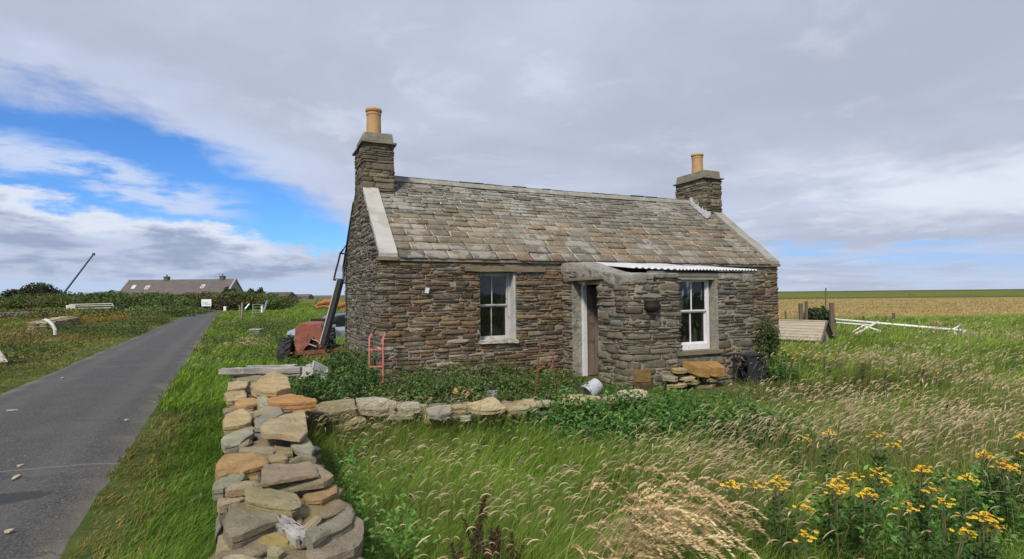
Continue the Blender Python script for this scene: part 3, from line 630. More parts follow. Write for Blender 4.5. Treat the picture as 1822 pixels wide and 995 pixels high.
# ---- roof of flagstone slates
def roof_side(front=True, seed=5):
    rn = np.random.default_rng(seed)
    Ls = math.hypot(HW/2, HR-HE); ev = -.075 if front else -.07
    ca, sa = (HW/2)/Ls, (HR-HE)/Ls
    rows = []; t = -.085; h = .262
    while t < Ls-.03:
        rows.append((t, h)); t += h; h = max(.076, h*.935)
    V, Q, C = [], [], []; MV, MQ, MC = [], [], []; b0 = 0; m0 = 0
    U0, U1 = .285, HL-.285
    def mp(u, t_, n_):    # along roof, up slope, normal
        t_ = np.asarray(t_, float); y = t_*ca-n_*sa; z = HE-.01+t_*sa+n_*ca
        sag = -.035*np.sin(np.pi*(np.asarray(u)-U0)/(U1-U0))*1.0*np.clip(t_/Ls, .15, 1); z = z+sag
        if not front: y = HW-y
        return np.stack([np.asarray(u, float)+0*t_, y, z], -1)
    for ri, (t0, h) in enumerate(rows):
        u = U0+ (0 if ri % 2 == 0 else -.15)+rn.uniform(-.05, .05); fr = t0/Ls
        wlo, whi = (.30, .52) if fr < .25 else ((.24, .46) if fr < .6 else (.2, .5))
        while u < U1:
            w_ = rn.uniform(wlo, whi); a, b = max(U0, u), min(U1, u+w_); u += w_
            if b-a < .05: continue
            tl = t0+rn.normal(0, .008+.004*(fr > .3)); th_ = rn.uniform(.016, .030); g1 = rn.uniform(.004, .012)
            n_ = 7; us = np.linspace(a+g1, b-g1, n_); jit = rn.normal(0, .006, n_)+.012*np.abs(np.linspace(-1, 1, n_))**4
            lift = rn.uniform(.018, .034); up_l = h+.05; slant = rn.normal(0, .010)
            us_t = us+slant
            top_f = mp(us, tl+jit, lift+rn.normal(0, .0025, n_)); top_m = mp(us+slant*.5, np.full(n_, tl+h*.5), lift*.72+rn.normal(0, .0022, n_)); top_b = mp(us_t, np.full(n_, tl+up_l), .002)
            bot_f = mp(us, tl+jit+.004, lift-th_)
            blk = np.concatenate([bot_f, top_f, top_m, top_b]); V.append(blk)
            for k in range(n_-1):
                for r_ in range(3): Q.append((b0+r_*n_+k, b0+r_*n_+k+1, b0+(r_+1)*n_+k+1, b0+(r_+1)*n_+k))
            # side faces
            sd0 = mp(np.array([us[0]]*2), np.array([tl, tl+up_l]), np.array([lift-th_, -.01])); sd1 = mp(np.array([us[-1]]*2), np.array([tl, tl+up_l]), np.array([lift-th_, -.01]))
            V.append(sd0); V.append(sd1); k0 = b0+4*n_
            Q += [(b0, b0+n_, b0+2*n_, k0), (k0, b0+2*n_, b0+3*n_, k0+1), (b0+n_-1, k0+2, b0+3*n_-1, b0+2*n_-1), (k0+2, k0+3, b0+4*n_-1, b0+3*n_-1)]
            if fr < .45: c = pick(rn, [(.225, .180, .120), (.25, .180, .105), (.21, .185, .145), (.215, .145, .095), (.175, .160, .130), (.28, .22, .14), (.30, .27, .21)], [4, 2.4, 4, 1.2, 3, 1.3, .8])
            elif fr < .75: c = pick(rn, [(.205, .185, .150), (.18, .170, .145), (.23, .205, .165), (.235, .175, .115), (.29, .275, .24)], [4, 3.5, 3, 1.0, 1.8])
            else: c = pick(rn, [(.20, .19, .16), (.235, .225, .20), (.17, .165, .145), (.27, .265, .25)], [4, 3, 3, 2])
            c = np.array(c); c = (c*.75+c.mean()*np.array([1.10, 1.0, .86])*.25)*rn.uniform(.78, 1.15)*.92; C.append(np.repeat(c[None], 4*n_+4, 0)); b0 += 4*n_+4
            # pale pointing: side joint and lower edge
            def mort(pts_u, pts_t, wd, hgt):
                nonlocal m0
                k = len(pts_u); L_ = mp(pts_u-wd*(1 if pts_t[0] != pts_t[-1] and abs(pts_t[-1]-pts_t[0]) > .04 else 0), pts_t-wd*(0 if abs(pts_t[-1]-pts_t[0]) > .04 else 1), .001+hgt*0)
                Rg = mp(pts_u+wd*(1 if abs(pts_t[-1]-pts_t[0]) > .04 else 0), pts_t+wd*(0 if abs(pts_t[-1]-pts_t[0]) > .04 else .4), hgt); MV.append(L_+0); MV.append(Rg)
                mid = mp(pts_u, pts_t, hgt+.004); MV.append(mid)
                for q_ in range(k-1): MQ.append((m0+q_, m0+q_+1, m0+2*k+q_+1, m0+2*k+q_)); MQ.append((m0+2*k+q_, m0+2*k+q_+1, m0+k+q_+1, m0+k+q_))
                cc = np.array([.38, .355, .31])*rn.uniform(.55, 1.15); MC.append(np.repeat(cc[None], 3*k, 0)); m0 += 3*k
            if rn.random() < (.95 if fr < .4 else .5):
                tt = np.linspace(tl+.004, tl+h*.97, 5); uu = np.full(5, b)+slant*(tt-tl)/up_l+rn.normal(0, .004, 5); mort(uu, tt, rn.uniform(.007, .015), lift*.8*(1-np.linspace(0, .35, 5)))
            if rn.random() < (.75 if fr < .45 else .35) and ri > 0:
                mort(us, tl+jit-.004, rn.uniform(.005, .012), np.full(n_, lift*.55))
    m_ = mat('flagstone_slate', attr=True, rough=.9, nscale=6, namt=.32, bump=.9, bscale=22, stretch=(1, 1, 1), spec=.25, spots=[((.40, .40, .37), 7, .60, .5), ((.10, .10, .075), 2.5, .56, .5), ((.36, .36, .34), 1.1, .55, .55), ((.08, .07, .06), 16, .64, .5)])
    r = np_mesh('roof', np.concatenate(V), [np.array(Q)], np.concatenate(C), m_, cot)
    np_mesh('pointing', np.concatenate(MV), [np.array(MQ)], np.concatenate(MC), mat('pointing', attr=True, rough=.95, nscale=12, namt=.3, spots=[((.16, .14, .12), 4, .56, .6)]), r)
    return r
rf = roof_side(True); roof_side(False, 6)
# solid underlay of the roof
bm = bmesh.new(); sl = (HR-HE)/(HW/2)
prism(bm, [(-.05, HE-.060), (HW/2, HR-.055), (HW+.05, HE-.060), (HW+.05, HE-.105), (HW/2, HR-.12), (-.05, HE-.105)], 0, .20, HL-.20)
bmesh.ops.subdivide_edges(bm, edges=[e_ for e_ in bm.edges if abs((e_.verts[0].co-e_.verts[1].co).x) > 2], cuts=24)
for v in bm.verts: v.co.z += -.035*math.sin(math.pi*min(1, max(0, (v.co.x-.285)/(HL-.57))))*(1 if abs(v.co.y-HW/2) < .3 else .15)
obj('underlay', bm, mat('roof_underlay', (.20, .18, .155), .95, nscale=5), cot)
# ridge
V = []; q = []; n = 120
for i in range(n):
    u = .60+(HL-1.2)*i/(n-1); sag = -.035*math.sin(math.pi*(u-.285)/(HL-.57))
    for (dv, dz) in ((-.17, -.115), (-.155, -.088), (-.07, -.005), (0, .035), (.07, -.005), (.155, -.088), (.17, -.115)):
        V.append((u, HW/2+dv, HR+.022+sag+dz+.010*(float(vnoise(u, dv*9, 2.4, 51))-.5)))
for i in range(n-1):
    for k in range(6): q.append((i*7+k, (i+1)*7+k, (i+1)*7+k+1, i*7+k+1))
np_mesh('ridge', np.array(V), [np.array(q)], None, mat('ridge_cement', (.235, .235, .205), .93, nscale=5, bump=.7, bscale=16, spots=[((.42, .42, .38), 5, .58, .6), ((.10, .095, .08), 6, .6, .6)]), rf, smooth=True)
# skew stones on the gables
def skew(u0, u1, front, mt, top=.10, a=-.06, b=None):
    vend = (HW/2-.5546-.01) if b is None else b
    segs = [(a, .38*vend), (.38*vend+.004, vend)] if front else [(a, vend)]
    for (v0, v1) in segs:
        bm = bmesh.new(); z0 = HE+v0*sl; z1 = HE+v1*sl
        pts = [(v0, z0-.035), (v0, z0+top*.8), (v1, z1+top), (v1, z1-.02)]
        if not front: pts = [(HW-p[0], p[1]) for p in pts]
        prism(bm, pts, 0, u0, u1); bmesh.ops.subdivide_edges(bm, edges=list(bm.edges), cuts=3, use_grid_fill=True)
        for v in bm.verts: v.co += noise.noise_vector(v.co*5)*.006
        obj('skew', bm, mt, cot, bevel=.004)
cem = mat('skew_cement', (.40, .395, .38), .9, nscale=3, namt=.12, bump=.5, bscale=20, spots=[((.27, .27, .235), 1.6, .52, .55), ((.16, .15, .13), 8, .66, .5)])
cem2 = mat('skew_cement_weathered', (.27, .265, .235), .92, nscale=4, namt=.2, bump=.6, bscale=20, spots=[((.15, .145, .12), 3, .54, .6), ((.42, .42, .4), 7, .62, .5)])
skew(-.022, .29, True, cem); skew(-.022, .29, False, cem2); skew(HL-.29, HL+.022, True, cem2); skew(HL-.29, HL+.022, False, cem2)
# skewputts at the feet
for u0, u1 in ((-.035, .30), (HL-.30, HL+.035)):
    for side in (0, 1):
        bm = bmesh.new(); y0, y1 = (-.075, .10) if side == 0 else (HW-.10, HW+.075); box(bm, u0, u1, y0, y1, HE-.10, HE-.037); bmesh.ops.subdivide_edges(bm, edges=list(bm.edges), cuts=3, use_grid_fill=True)
        for v in bm.verts: v.co += noise.noise_vector(v.co*8)*.008
        obj('skewputt', bm, mat('lintel_stone'), cot)
# eaves course: a thin dark shadowed flag under the slates
bm = bmesh.new(); box(bm, .30, HL-.30, -.045, .05, HE-.075, HE-.045); obj('eaves_course', bm, mat('lintel_stone'), cot)

# ---- chimneys
def chimney(u0, seed, flash):
    tk = .607; v0, v1 = 1.735, 2.845
    per = [(u0, v0), (u0+tk, v0), (u0+tk, v1), (u0, v1)]; Lp = [tk, v1-v0, tk, v1-v0]; cum = [0]
    for l in Lp: cum.append(cum[-1]+l)
    def Pc(S):
        S = np.asarray(S, float) % cum[-1]; x = np.zeros_like(S); y = np.zeros_like(S); nx = np.zeros_like(S); ny = np.zeros_like(S)
        dirs = [(1, 0), (0, 1), (-1, 0), (0, -1)]; nrm = [(0, -1), (1, 0), (0, 1), (-1, 0)]
        for i in range(4):
            m_ = (S >= cum[i]) & (S <= cum[i+1]); d = S[m_]-cum[i]; x[m_] = per[i][0]+dirs[i][0]*d; y[m_] = per[i][1]+dirs[i][1]*d; nx[m_] = nrm[i][0]; ny[m_] = nrm[i][1]
        for i in range(5):
            m_ = np.abs(S-cum[i]) < .015; j = i % 4; nx[m_] = (nrm[j][0]+nrm[j-1][0])*.8; ny[m_] = (nrm[j][1]+nrm[j-1][1])*.8
        return x, y, nx, ny
    s0_ = cum[2]+.3; V, Fq, C_ = masonry(Pc, s0_, cum[-1]+s0_, 3.45, 4.70, lambda S: np.full(np.shape(S), 4.715), [], pal_chim, corners=(cum[3], cum[4], cum[4]+cum[1], cum[4]+cum[2]), seed=seed, hmin=.06, hmax=.15, lmin=.22, lmax=.5, prot=.024, gap=.008, wav=.012)
    ch = np_mesh('chimney', V, [Fq], C_, STONE, cot)
    bm = bmesh.new(); e = .003; box(bm, u0+e, u0+tk-e, v0+e, v1-e, 3.4, 4.71); obj('stack_core', bm, mat('chimney_mortar', (.17, .15, .115), .95, nscale=6), ch)
    bm = bmesh.new(); box(bm, u0-.06, u0+tk+.06, v0-.075, v1+.075, 4.715, 4.745); bmesh.ops.subdivide_edges(bm, edges=list(bm.edges), cuts=5, use_grid_fill=True)
    for v in bm.verts:
        v.co += Vector((noise.noise(v.co*3)*.03, noise.noise(v.co*3+Vector((4, 0, 0)))*.03, noise.noise(v.co*7)*.012))
    obj('drip_stone', bm, mat('chimney_cap', (.20, .19, .145), .93, nscale=6, bump=.8, bscale=18, spots=[((.28, .28, .24), 6, .6, .6)]), ch)
    bm = bmesh.new(); box(bm, u0+.005, u0+tk-.005, v0, v1, 4.757, 4.95); bmesh.ops.subdivide_edges(bm, edges=list(bm.edges), cuts=4, use_grid_fill=True)
    for v in bm.verts:
        k = (v.co.z-4.757)/.193; v.co.x += (u0+tk/2-v.co.x)*.05*k; v.co.y += (HW/2-v.co.y)*.03*k; v.co += noise.noise_vector(v.co*6)*.013
    obj('cap', bm, mat('chimney_cap'), ch, bevel=.012)
    pz = .13 if u0 == 0 else .05; bm = bmesh.new(); lathe(bm, [(0, 4.93), (.160, 4.93), (.150, 5.28), (.150, 5.36), (.158, 5.365), (.158, 5.385), (.150, 5.39), (.151, 5.41), (.172, 5.425), (.175, 5.455), (.160, 5.475), (.125, 5.475), (.115, 5.40), (.11, 5.0), (0, 5.0)], 32, T(u0+tk/2, HW/2, -4.93*(pz/.54)) @ Matrix.Diagonal((1, 1, 1+pz/.54, 1)))
    obj('pot', bm, mat('buff_clay', (.42, .255, .115), .75, nscale=5, namt=.16, bump=.2, bscale=30, spots=[((.17, .13, .09), 6, .60, .6), ((.30, .27, .20), 11, .6, .5)]), ch, smooth=False)
    return ch
chimney(0, 61, 1); c2 = chimney(HL-.607, 62, 1)
# flashing and dark gap at the foot of the right stack
V = []; q = []
for i in range(14):
    v = 1.52+.72*i/13; z = HE+v*sl+.02
    for (du, dz) in ((-.16, .012), (-.06, .035), (.012, .15+.03*math.sin(i*1.7))): V.append((HL-.607+du+.02*math.sin(i*2.3), v, z+dz))
for i in range(13):
    for k in range(2): q.append((i*3+k, i*3+k+1, (i+1)*3+k+1, (i+1)*3+k))
np_mesh('flashing', np.array(V), [np.array(q)], None, mat('lead', (.27, .275, .29), .6, nscale=8, spots=[((.06, .06, .06), 9, .58, .9)]), c2)
# verge pole/pipe along the back slope of the gable
bm = bmesh.new(); tube(bm, [(-.03, 2.95, HE+(HW-2.95)*sl+.05), (-.05, HW+.05, HE-.02), (-.05, HW+.04, 1.9)], .022, 8); obj('verge_strip', bm, mat('dark_verge', (.04, .05, .045), .7), cot)
# ------------------------------------------------------------------ dry stone walls: traced flat stones at their own places and thickness
def rock(name, poly, z, th, col, parent, seed=0, layered=False, tilt=(0, 0)):
    th = th*.84
    mn = sum(col)/3; col = tuple(1.50*(q*.80+mn*w_*.20) for q, w_ in zip(col, (1.12, 1.0, .80))); col = (col[0]*1.06, 1.06*(max(col[1], col[0]*.80) if col[0] < .50 else col[1]), 1.04*min(col[2]*.86, col[1]*.82))
    """poly: plan outline (x,y); slab between z-th and z"""
    rn = random.Random(seed); c = Vector((sum(p[0] for p in poly)/len(poly), sum(p[1] for p in poly)/len(poly)))
    # refine the outline
    P = [Vector(p[:2]) for p in poly]; out = []
    for i, p in enumerate(P):
        q = P[(i+1) % len(P)]; n = max(2, int((q-p).length/.045))
        for k in range(n):
            t = k/n; r = p.lerp(q, t); d = (r-c).normalized(); r = r+d*(noise.noise(Vector((r.x*24, r.y*24, seed)))*.008-(.004 if k == 0 else 0)); out.append(r)
    bm = bmesh.new(); n = len(out); rings = []
    nl = max(1, min(4, int(th/.026))); lt = th/nl; fac = lambda k, j: 1-.018*j+.050*noise.noise(Vector((math.cos(6.283*k/n)*1.6, math.sin(6.283*k/n)*1.6, seed+j*7.7)))+.02*noise.noise(Vector((math.cos(6.283*k/n)*6, math.sin(6.283*k/n)*6, seed+j*3.1)))
    for j in range(nl):
        z0, z1 = -j*lt, -(j+1)*lt
        pr = [(.0 if j else .012, z0-(.003 if j else 0)), (.0, z0-.006), (.0, z1+.005), (.012, z1+.001)]
        for ins, dz in pr:
            rings.append([bm.verts.new((c.x+(p.x-c.x)*(fac(k, j))-(p-c).normalized().x*ins, c.y+(p.y-c.y)*(fac(k, j))-(p-c).normalized().y*ins, z+dz)) for k, p in enumerate(out)])
    for a, b in zip(rings, rings[1:]):
        for k in range(n): bm.faces.new((a[k], b[k], b[(k+1) % n], a[(k+1) % n]))
    top0 = [v.co.copy() for v in rings[0]]
    for s in (.88, .76, .62, .48, .34, .2):
        r = [bm.verts.new((c.x+(p.x-c.x)*s, c.y+(p.y-c.y)*s, z+.003)) for p in top0]; a = rings[0]
        for k in range(n): bm.faces.new((r[k], a[k], a[(k+1) % n], r[(k+1) % n]))
        rings.insert(0, r)
    cv = bm.verts.new((c.x, c.y, z+.003)); r = rings[0]
    for k in range(n): bm.faces.new((cv, r[k], r[(k+1) % n]))
    bm.faces.new(rings[-1][::-1])
    for v in bm.verts:
        q = v.co*7+Vector((0, 0, seed*3.3)); v.co += noise.noise_vector(q)*min(.010, th*.14)+noise.noise_vector(q*3)*.003
        v.co.z += (v.co.x-c.x)*tilt[0]+(v.co.y-c.y)*tilt[1]
        st = noise.noise(Vector((v.co.x*3, v.co.y*3, seed+9)))
        if v.co.z > z-.012: v.co.z -= .010*(st > .10)+.008*(st > .30)     # split bedding planes
    bmesh.ops.recalc_face_normals(bm, faces=list(bm.faces))
    me = bpy.data.meshes.new(name); bm.to_mesh(me); bm.free()
    a = me.color_attributes.new('Col', 'FLOAT_COLOR', 'POINT'); a.data.foreach_set('color', list(tuple(col)+(1.,))*len(me.vertices))
    return link_mesh(name, me, FLAG, parent)
FLAG = mat('loose_flagstone', attr=True, rough=.9, nscale=6, namt=.30, bump=1., bscale=34, bdist=.045, spec=.25, stretch=(1, 1, 2.5),
           spots=[((.30, .29, .26), 5, .60, .45), ((.34, .22, .10), 3.1, .60, .45), ((.36, .35, .31), 11, .64, .5), ((.12, .105, .085), 7, .66, .45), ((.50, .49, .45), 16, .70, .5)])
TAN, GRY, ORG, BRN, YEL, PAL, DGR = (.33, .265, .175), (.25, .235, .20), (.36, .225, .10), (.25, .205, .145), (.34, .265, .14), (.40, .35, .27), (.15, .145, .13)
def C7(pts, z): return [tuple(at(360+x/2.803, 640+y/2.803, z))[:2] for x, y in pts]
def C2(pts, z): return [tuple(at(560+x/2.847, 660+y/2.847, z))[:2] for x, y in pts]
rw = thing('roadside_wall', 'collapsing dry stone wall of loose tan flat stones running beside the grass verge and road', 'wall', at(500, 900, 0))
rwi = rw.location.copy()
def reparent(o, t): o.parent = t; o.matrix_parent_inverse = Matrix.Translation(-t.location)
WT = .60
caps = [
 ([(510, 850), (600, 800), (735, 722), (752, 745), (748, 790), (640, 850), (545, 905)], .72, .07, GRY, 1),
 ([(545, 905), (640, 850), (748, 790), (775, 775), (805, 800), (803, 880), (760, 935), (620, 982), (525, 1005), (505, 940)], .68, .09, (.26, .23, .19), 1),
 ([(130, 705), (200, 692), (380, 720), (402, 750), (385, 792), (250, 850), (140, 892), (105, 862), (102, 780)], .68, .09, (.25, .22, .165), 0),
 ([(210, 640), (280, 628), (400, 645), (485, 672), (497, 705), (455, 728), (330, 705), (220, 690), (203, 665)], .72, .075, (.30, .245, .14), 0),
 ([(300, 512), (420, 500), (550, 492), (588, 560), (440, 590), (290, 612)], .76, .035, (.255, .205, .165), 1),
 ([(290, 600), (440, 588), (585, 558), (560, 510), (600, 530), (662, 572), (610, 600), (480, 622), (380, 638)], .72, .05, (.30, .235, .16), 1),
 ([(105, 462), (180, 448), (260, 450), (325, 480), (322, 512), (240, 538), (150, 565), (80, 588), (63, 548), (75, 492)], .70, .12, ORG, 0),
 ([(60, 600), (120, 560), (190, 525), (220, 562), (210, 592), (100, 642), (45, 645)], .69, .08, (.27, .26, .23), 0),
 ([(103, 620), (180, 608), (285, 602), (292, 622), (210, 640), (120, 655)], .68, .055, TAN, 0),
 ([(90, 660), (150, 655), (208, 650), (215, 690), (150, 712), (75, 730), (73, 690)], .645, .06, (.37, .28, .21), 0),
 ([(498, 672), (560, 630), (620, 618), (672, 615), (674, 660), (600, 705), (520, 702)], .66, .07, YEL, 0),
 ([(565, 742), (600, 712), (645, 690), (700, 684), (722, 715), (680, 750), (580, 776)], .67, .07, BRN, 0),
 ([(400, 742), (440, 712), (500, 695), (560, 732), (562, 765), (500, 780), (430, 788)], .63, .09, (.29, .22, .11), 0),
 ([(75, 872), (150, 855), (235, 840), (297, 852), (290, 890), (260, 950), (130, 962), (68, 988)], .62, .08, TAN, 1),
 ([(275, 885), (320, 865), (372, 857), (440, 882), (432, 920), (370, 935), (290, 945)], .64, .07, ORG, 0),
 ([(320, 942), (350, 925), (385, 925), (420, 947), (382, 975), (330, 972)], .66, .05, (.36, .33, .22), 0),
 ([(88, 1000), (108, 970), (160, 960), (225, 957), (292, 988), (292, 1060), (88, 1060)], .67, .07, PAL, 0),
 ([(285, 970), (350, 962), (422, 968), (428, 1060), (285, 1060)], .60, .08, TAN, 0),
 ([(98, 372), (160, 352), (232, 345), (262, 356), (185, 412), (110, 427), (92, 400)], .68, .07, (.30, .29, .25), 0),
 ([(182, 415), (215, 395), (250, 392), (250, 408), (205, 436), (180, 432)], .66, .05, BRN, 0),
 ([(288, 335), (340, 295), (405, 268), (510, 255), (525, 345), (485, 377), (390, 365), (300, 362)], .74, .055, (.37, .29, .20), 1),
 ([(262, 292), (330, 255), (392, 240), (405, 265), (350, 290), (300, 332), (258, 332)], .69, .05, (.25, .25, .23), 0),
 ([(118, 262), (160, 248), (205, 245), (249, 280), (242, 305), (180, 322), (105, 332), (105, 290)], .70, .09, (.36, .285, .17), 0),
 ([(125, 330), (170, 308), (215, 300), (264, 338), (245, 360), (190, 350), (130, 347)], .66, .07, TAN, 0),
 ([(185, 435), (260, 418), (352, 415), (372, 440), (350, 468), (260, 458), (180, 450)], .665, .05, (.29, .255, .20), 1),
 ([(355, 418), (450, 425), (454, 465), (400, 474), (358, 465)], .665, .07, (.29, .215, .13), 0),
 ([(438, 408), (475, 390), (522, 378), (563, 430), (545, 465), (500, 462), (448, 440)], .66, .05, (.30, .28, .24), 0),
 ([(322, 476), (370, 468), (422, 470), (434, 490), (390, 500), (338, 506)], .66, .05, BRN, 0),
 ([(255, 257), (290, 240), (332, 230), (397, 236), (382, 255), (320, 265), (268, 277)], .67, .06, TAN, 0),
 ([(322, 182), (400, 170), (455, 167), (562, 180), (572, 205), (480, 212), (335, 218)], .70, .12, (.42, .22, .09), 1),
 ([(162, 205), (200, 192), (262, 190), (277, 220), (220, 234), (168, 234)], .68, .08, (.37, .24, .12), 0),
 ([(264, 192), (300, 182), (327, 187), (334, 220), (300, 232), (274, 222)], .685, .06, (.29, .285, .26), 0),
 ([(108, 168), (150, 150), (212, 148), (224, 182), (175, 192), (128, 198)], .69, .08, TAN, 0),
 ([(128, 108), (180, 97), (242, 96), (215, 135), (170, 145), (123, 150)], .72, .08, (.35, .28, .18), 1),
 ([(245, 112), (300, 85), (350, 66), (420, 80), (440, 132), (370, 150), (300, 148), (243, 128)], .76, .12, (.36, .26, .16), 1),
 ([(290, 160), (360, 152), (432, 150), (442, 178), (380, 186), (328, 184)], .66, .05, PAL, 0),
 ([(170, 85), (230, 78), (300, 80), (280, 96), (175, 96)], .66, .05, BRN, 0),
 ([(215, 130), (250, 128), (255, 152), (220, 155)], .66, .06, BRN, 0),
 ([(418, 640), (470, 628), (502, 640), (495, 668), (440, 672)], .62, .05, (.28, .27, .24), 0),
 ([(218, 575), (262, 550), (290, 555), (288, 598), (235, 600)], .64, .06, (.30, .19, .10), 0),
 ([(485, 835), (560, 775), (605, 782), (560, 830), (505, 860)], .66, .05, (.33, .26, .17), 1),
 ([(100, 235), (165, 230), (262, 236), (250, 255), (170, 250), (110, 262)], .65, .05, BRN, 0),
 ([(440, 800), (480, 780), (500, 795), (495, 830), (460, 822)], .63, .05, (.29, .27, .23), 0),
 ([(65, 770), (100, 735), (135, 725), (110, 800), (68, 862)], .60, .10, (.25, .245, .215), 0),
 ([(430, 500), (490, 470), (560, 478), (570, 500), (500, 494), (435, 510)], .70, .05, (.25, .205, .155), 1),
]
for i, (pl, z, th_, c, lay) in enumerate(caps):
    z = z-.08
    o = rock('capstone', C7(pl, z), z, th_, tuple(x*random.uniform(.9, 1.08)*1.0 for x in c), None, seed=i*1.7+1, layered=bool(lay), tilt=(random.uniform(-.04, .04), random.uniform(-.03, .05)))
    reparent(o, rw)
# body of the wall: rough stones in courses along both faces and packed between
def wall_body(p0, p1, width, top, seed, parent, name='stone_courses'):
    rn = np.random.default_rng(seed); p0 = np.array(p0, float); p1 = np.array(p1, float); L = np.linalg.norm(p1-p0); d = (p1-p0)/L; nrm = np.array([d[1], -d[0]])
    VV, FF, CC = [], [], []; b = 0
    def st(cx, cy, z, lx, ly, lz, ang):
        nonlocal b
        ns, nr = 10, [( .80, 1.0), (1.0, .72), (1.0, .2), (.95, -.5), (.85, -1.)]
        a = np.linspace(0, 2*np.pi, ns, endpoint=False); rad = 1+rn.normal(0, .07, ns); sq = 1/np.maximum(np.abs(np.cos(a)), np.abs(np.sin(a)))**.75
        V = [[0, 0, lz]]
        for s, zz in nr:
            V += [[lx*np.cos(q)*rad[i]*sq[i]*s, ly*np.sin(q)*rad[i]*sq[i]*s, lz*zz+rn.normal(0, .003)] for i, q in enumerate(a)]
        V = np.array(V); ca, sa = math.cos(ang), math.sin(ang); tx, ty = rn.normal(0, .06, 2); V[:, 2] += V[:, 0]*tx+V[:, 1]*ty
        V = np.stack([cx+V[:, 0]*ca-V[:, 1]*sa, cy+V[:, 0]*sa+V[:, 1]*ca, z+V[:, 2]], 1)
        f = [(0, 1+i, 1+(i+1) % ns, 1+(i+1) % ns) for i in range(ns)]
        for r in range(len(nr)-1):
            for i in range(ns): A = 1+r*ns+i; B = 1+r*ns+(i+1) % ns; f.append((A, A+ns, B+ns, B))
        VV.append(V); t3 = np.array([q_[:3] for q_ in f[:ns]])+b; q4 = np.array(f[ns:])+b; FF.append((t3, q4))
        c = np.array(pick(rn, [TAN, GRY, BRN, YEL, PAL, DGR, ORG], [5, 3, 4, 2, 2, 2, 1]))*rn.uniform(.7, 1.1); CC.append(np.repeat(c[None]*1.2, len(V), 0)); b += len(V)
    z = .03
    base_ang = math.atan2(d[1], d[0])
    while z < top-.03:
        h = rn.uniform(.04, .085); hz = min(h, top-z)
        for sd in (-1, 0, 1):
            s = -.05
            while s < L:
                l = rn.uniform(.14, .36); off_ = sd*(width*.34)+rn.normal(0, .015)
                c = p0+d*(s+l/2)+nrm*off_; st(c[0], c[1], z+hz/2, l/2*.98, width*rn.uniform(.16, .24), hz/2*1.05, base_ang+rn.normal(0, .12)); s += l
        z += hz
    o = np_mesh(name, np.concatenate(VV), [np.concatenate([f[0] for f in FF]), np.concatenate([f[1] for f in FF])], np.concatenate(CC), FLAG)
    reparent(o, parent)
wall_body((-.16, .75), (-3.42, 7.15), .50, .545, 5, rw)
fw_ = thing('garden_wall', 'low tumbled dry stone wall between the yard nettles and the long grass in front of the cottage', 'wall', at(800, 725, 0))
low = [
 (C7, [(525, 235), (600, 208), (690, 195), (757, 190), (766, 238), (700, 255), (640, 268), (530, 262)], .42, .12, (.24, .215, .15), 1),
 (C7, [(765, 202), (850, 190), (968, 200), (962, 225), (880, 240), (790, 238)], .42, .10, (.33, .32, .29), 0),
 (C7, [(510, 275), (560, 258), (640, 254), (642, 270), (560, 282), (515, 290)], .34, .12, (.38, .34, .30), 0),
 (C7, [(640, 310), (720, 285), (800, 275), (822, 300), (740, 318), (650, 325)], .30, .10, (.34, .28, .18), 0),
 (C7, [(700, 268), (760, 252), (840, 250), (850, 262), (760, 276), (705, 280)], .33, .07, (.26, .24, .20), 0),
 (C2, [(400, 160), (455, 152), (530, 155), (535, 182), (470, 188), (410, 184)], .38, .08, (.33, .33, .32), 0),
 (C2, [(265, 202), (340, 188), (440, 185), (520, 195), (500, 214), (380, 218), (280, 222)], .33, .08, (.27, .25, .21), 1),
 (C2, [(560, 188), (620, 172), (690, 170), (692, 205), (640, 222), (575, 212)], .38, .08, (.29, .29, .28), 1),
 (C2, [(692, 172), (740, 165), (775, 168), (770, 182), (700, 186)], .38, .07, TAN, 0),
 (C2, [(690, 196), (745, 186), (800, 188), (798, 206), (720, 210)], .34, .07, BRN, 0),
 (C2, [(730, 212), (770, 208), (800, 212), (790, 230), (740, 232)], .30, .07, (.45, .45, .43), 0),
 (C2, [(768, 155), (830, 138), (905, 129), (935, 145), (968, 178), (900, 190), (850, 192), (790, 180)], .44, .08, (.44, .36, .235), 0),
 (C2, [(958, 182), (1010, 160), (1060, 146), (1112, 143), (1118, 170), (1060, 184), (985, 196)], .40, .07, (.33, .275, .18), 1),
 (C2, [(520, 205), (580, 220), (700, 222), (690, 240), (560, 240)], .26, .08, TAN, 0),
 (C2, [(1222, 140), (1260, 118), (1330, 110), (1380, 118), (1445, 122), (1440, 140), (1320, 150)], .36, .08, (.37, .29, .18), 1),
 (C2, [(1458, 134), (1490, 118), (1560, 112), (1600, 130), (1560, 142), (1470, 144)], .34, .08, (.37, .30, .20), 0),
 (C2, [(1525, 104), (1560, 90), (1630, 90), (1682, 98), (1685, 125), (1600, 134), (1540, 126)], .40, .08, (.42, .38, .30), 0),
 (C2, [(1115, 155), (1160, 146), (1215, 150), (1210, 160), (1130, 164)], .34, .06, (.33, .32, .26), 0),
]
for i, (fn, pl, z, th_, c, lay) in enumerate(low):
    o = rock('wall_stone', fn(pl, z), z, th_, c, None, seed=i*2.3+50, layered=bool(lay), tilt=(random.uniform(-.05, .05), random.uniform(-.02, .05))); reparent(o, fw_)
pa, pb, pc = at(575, 735, .25), at(960, 722, .25), at(1150, 706, .25)
wall_body((pa.x, pa.y), (pb.x, pb.y), .40, .30, 15, fw_); wall_body((pb.x+.15, pb.y), (pc.x, pc.y), .36, .26, 16, fw_)
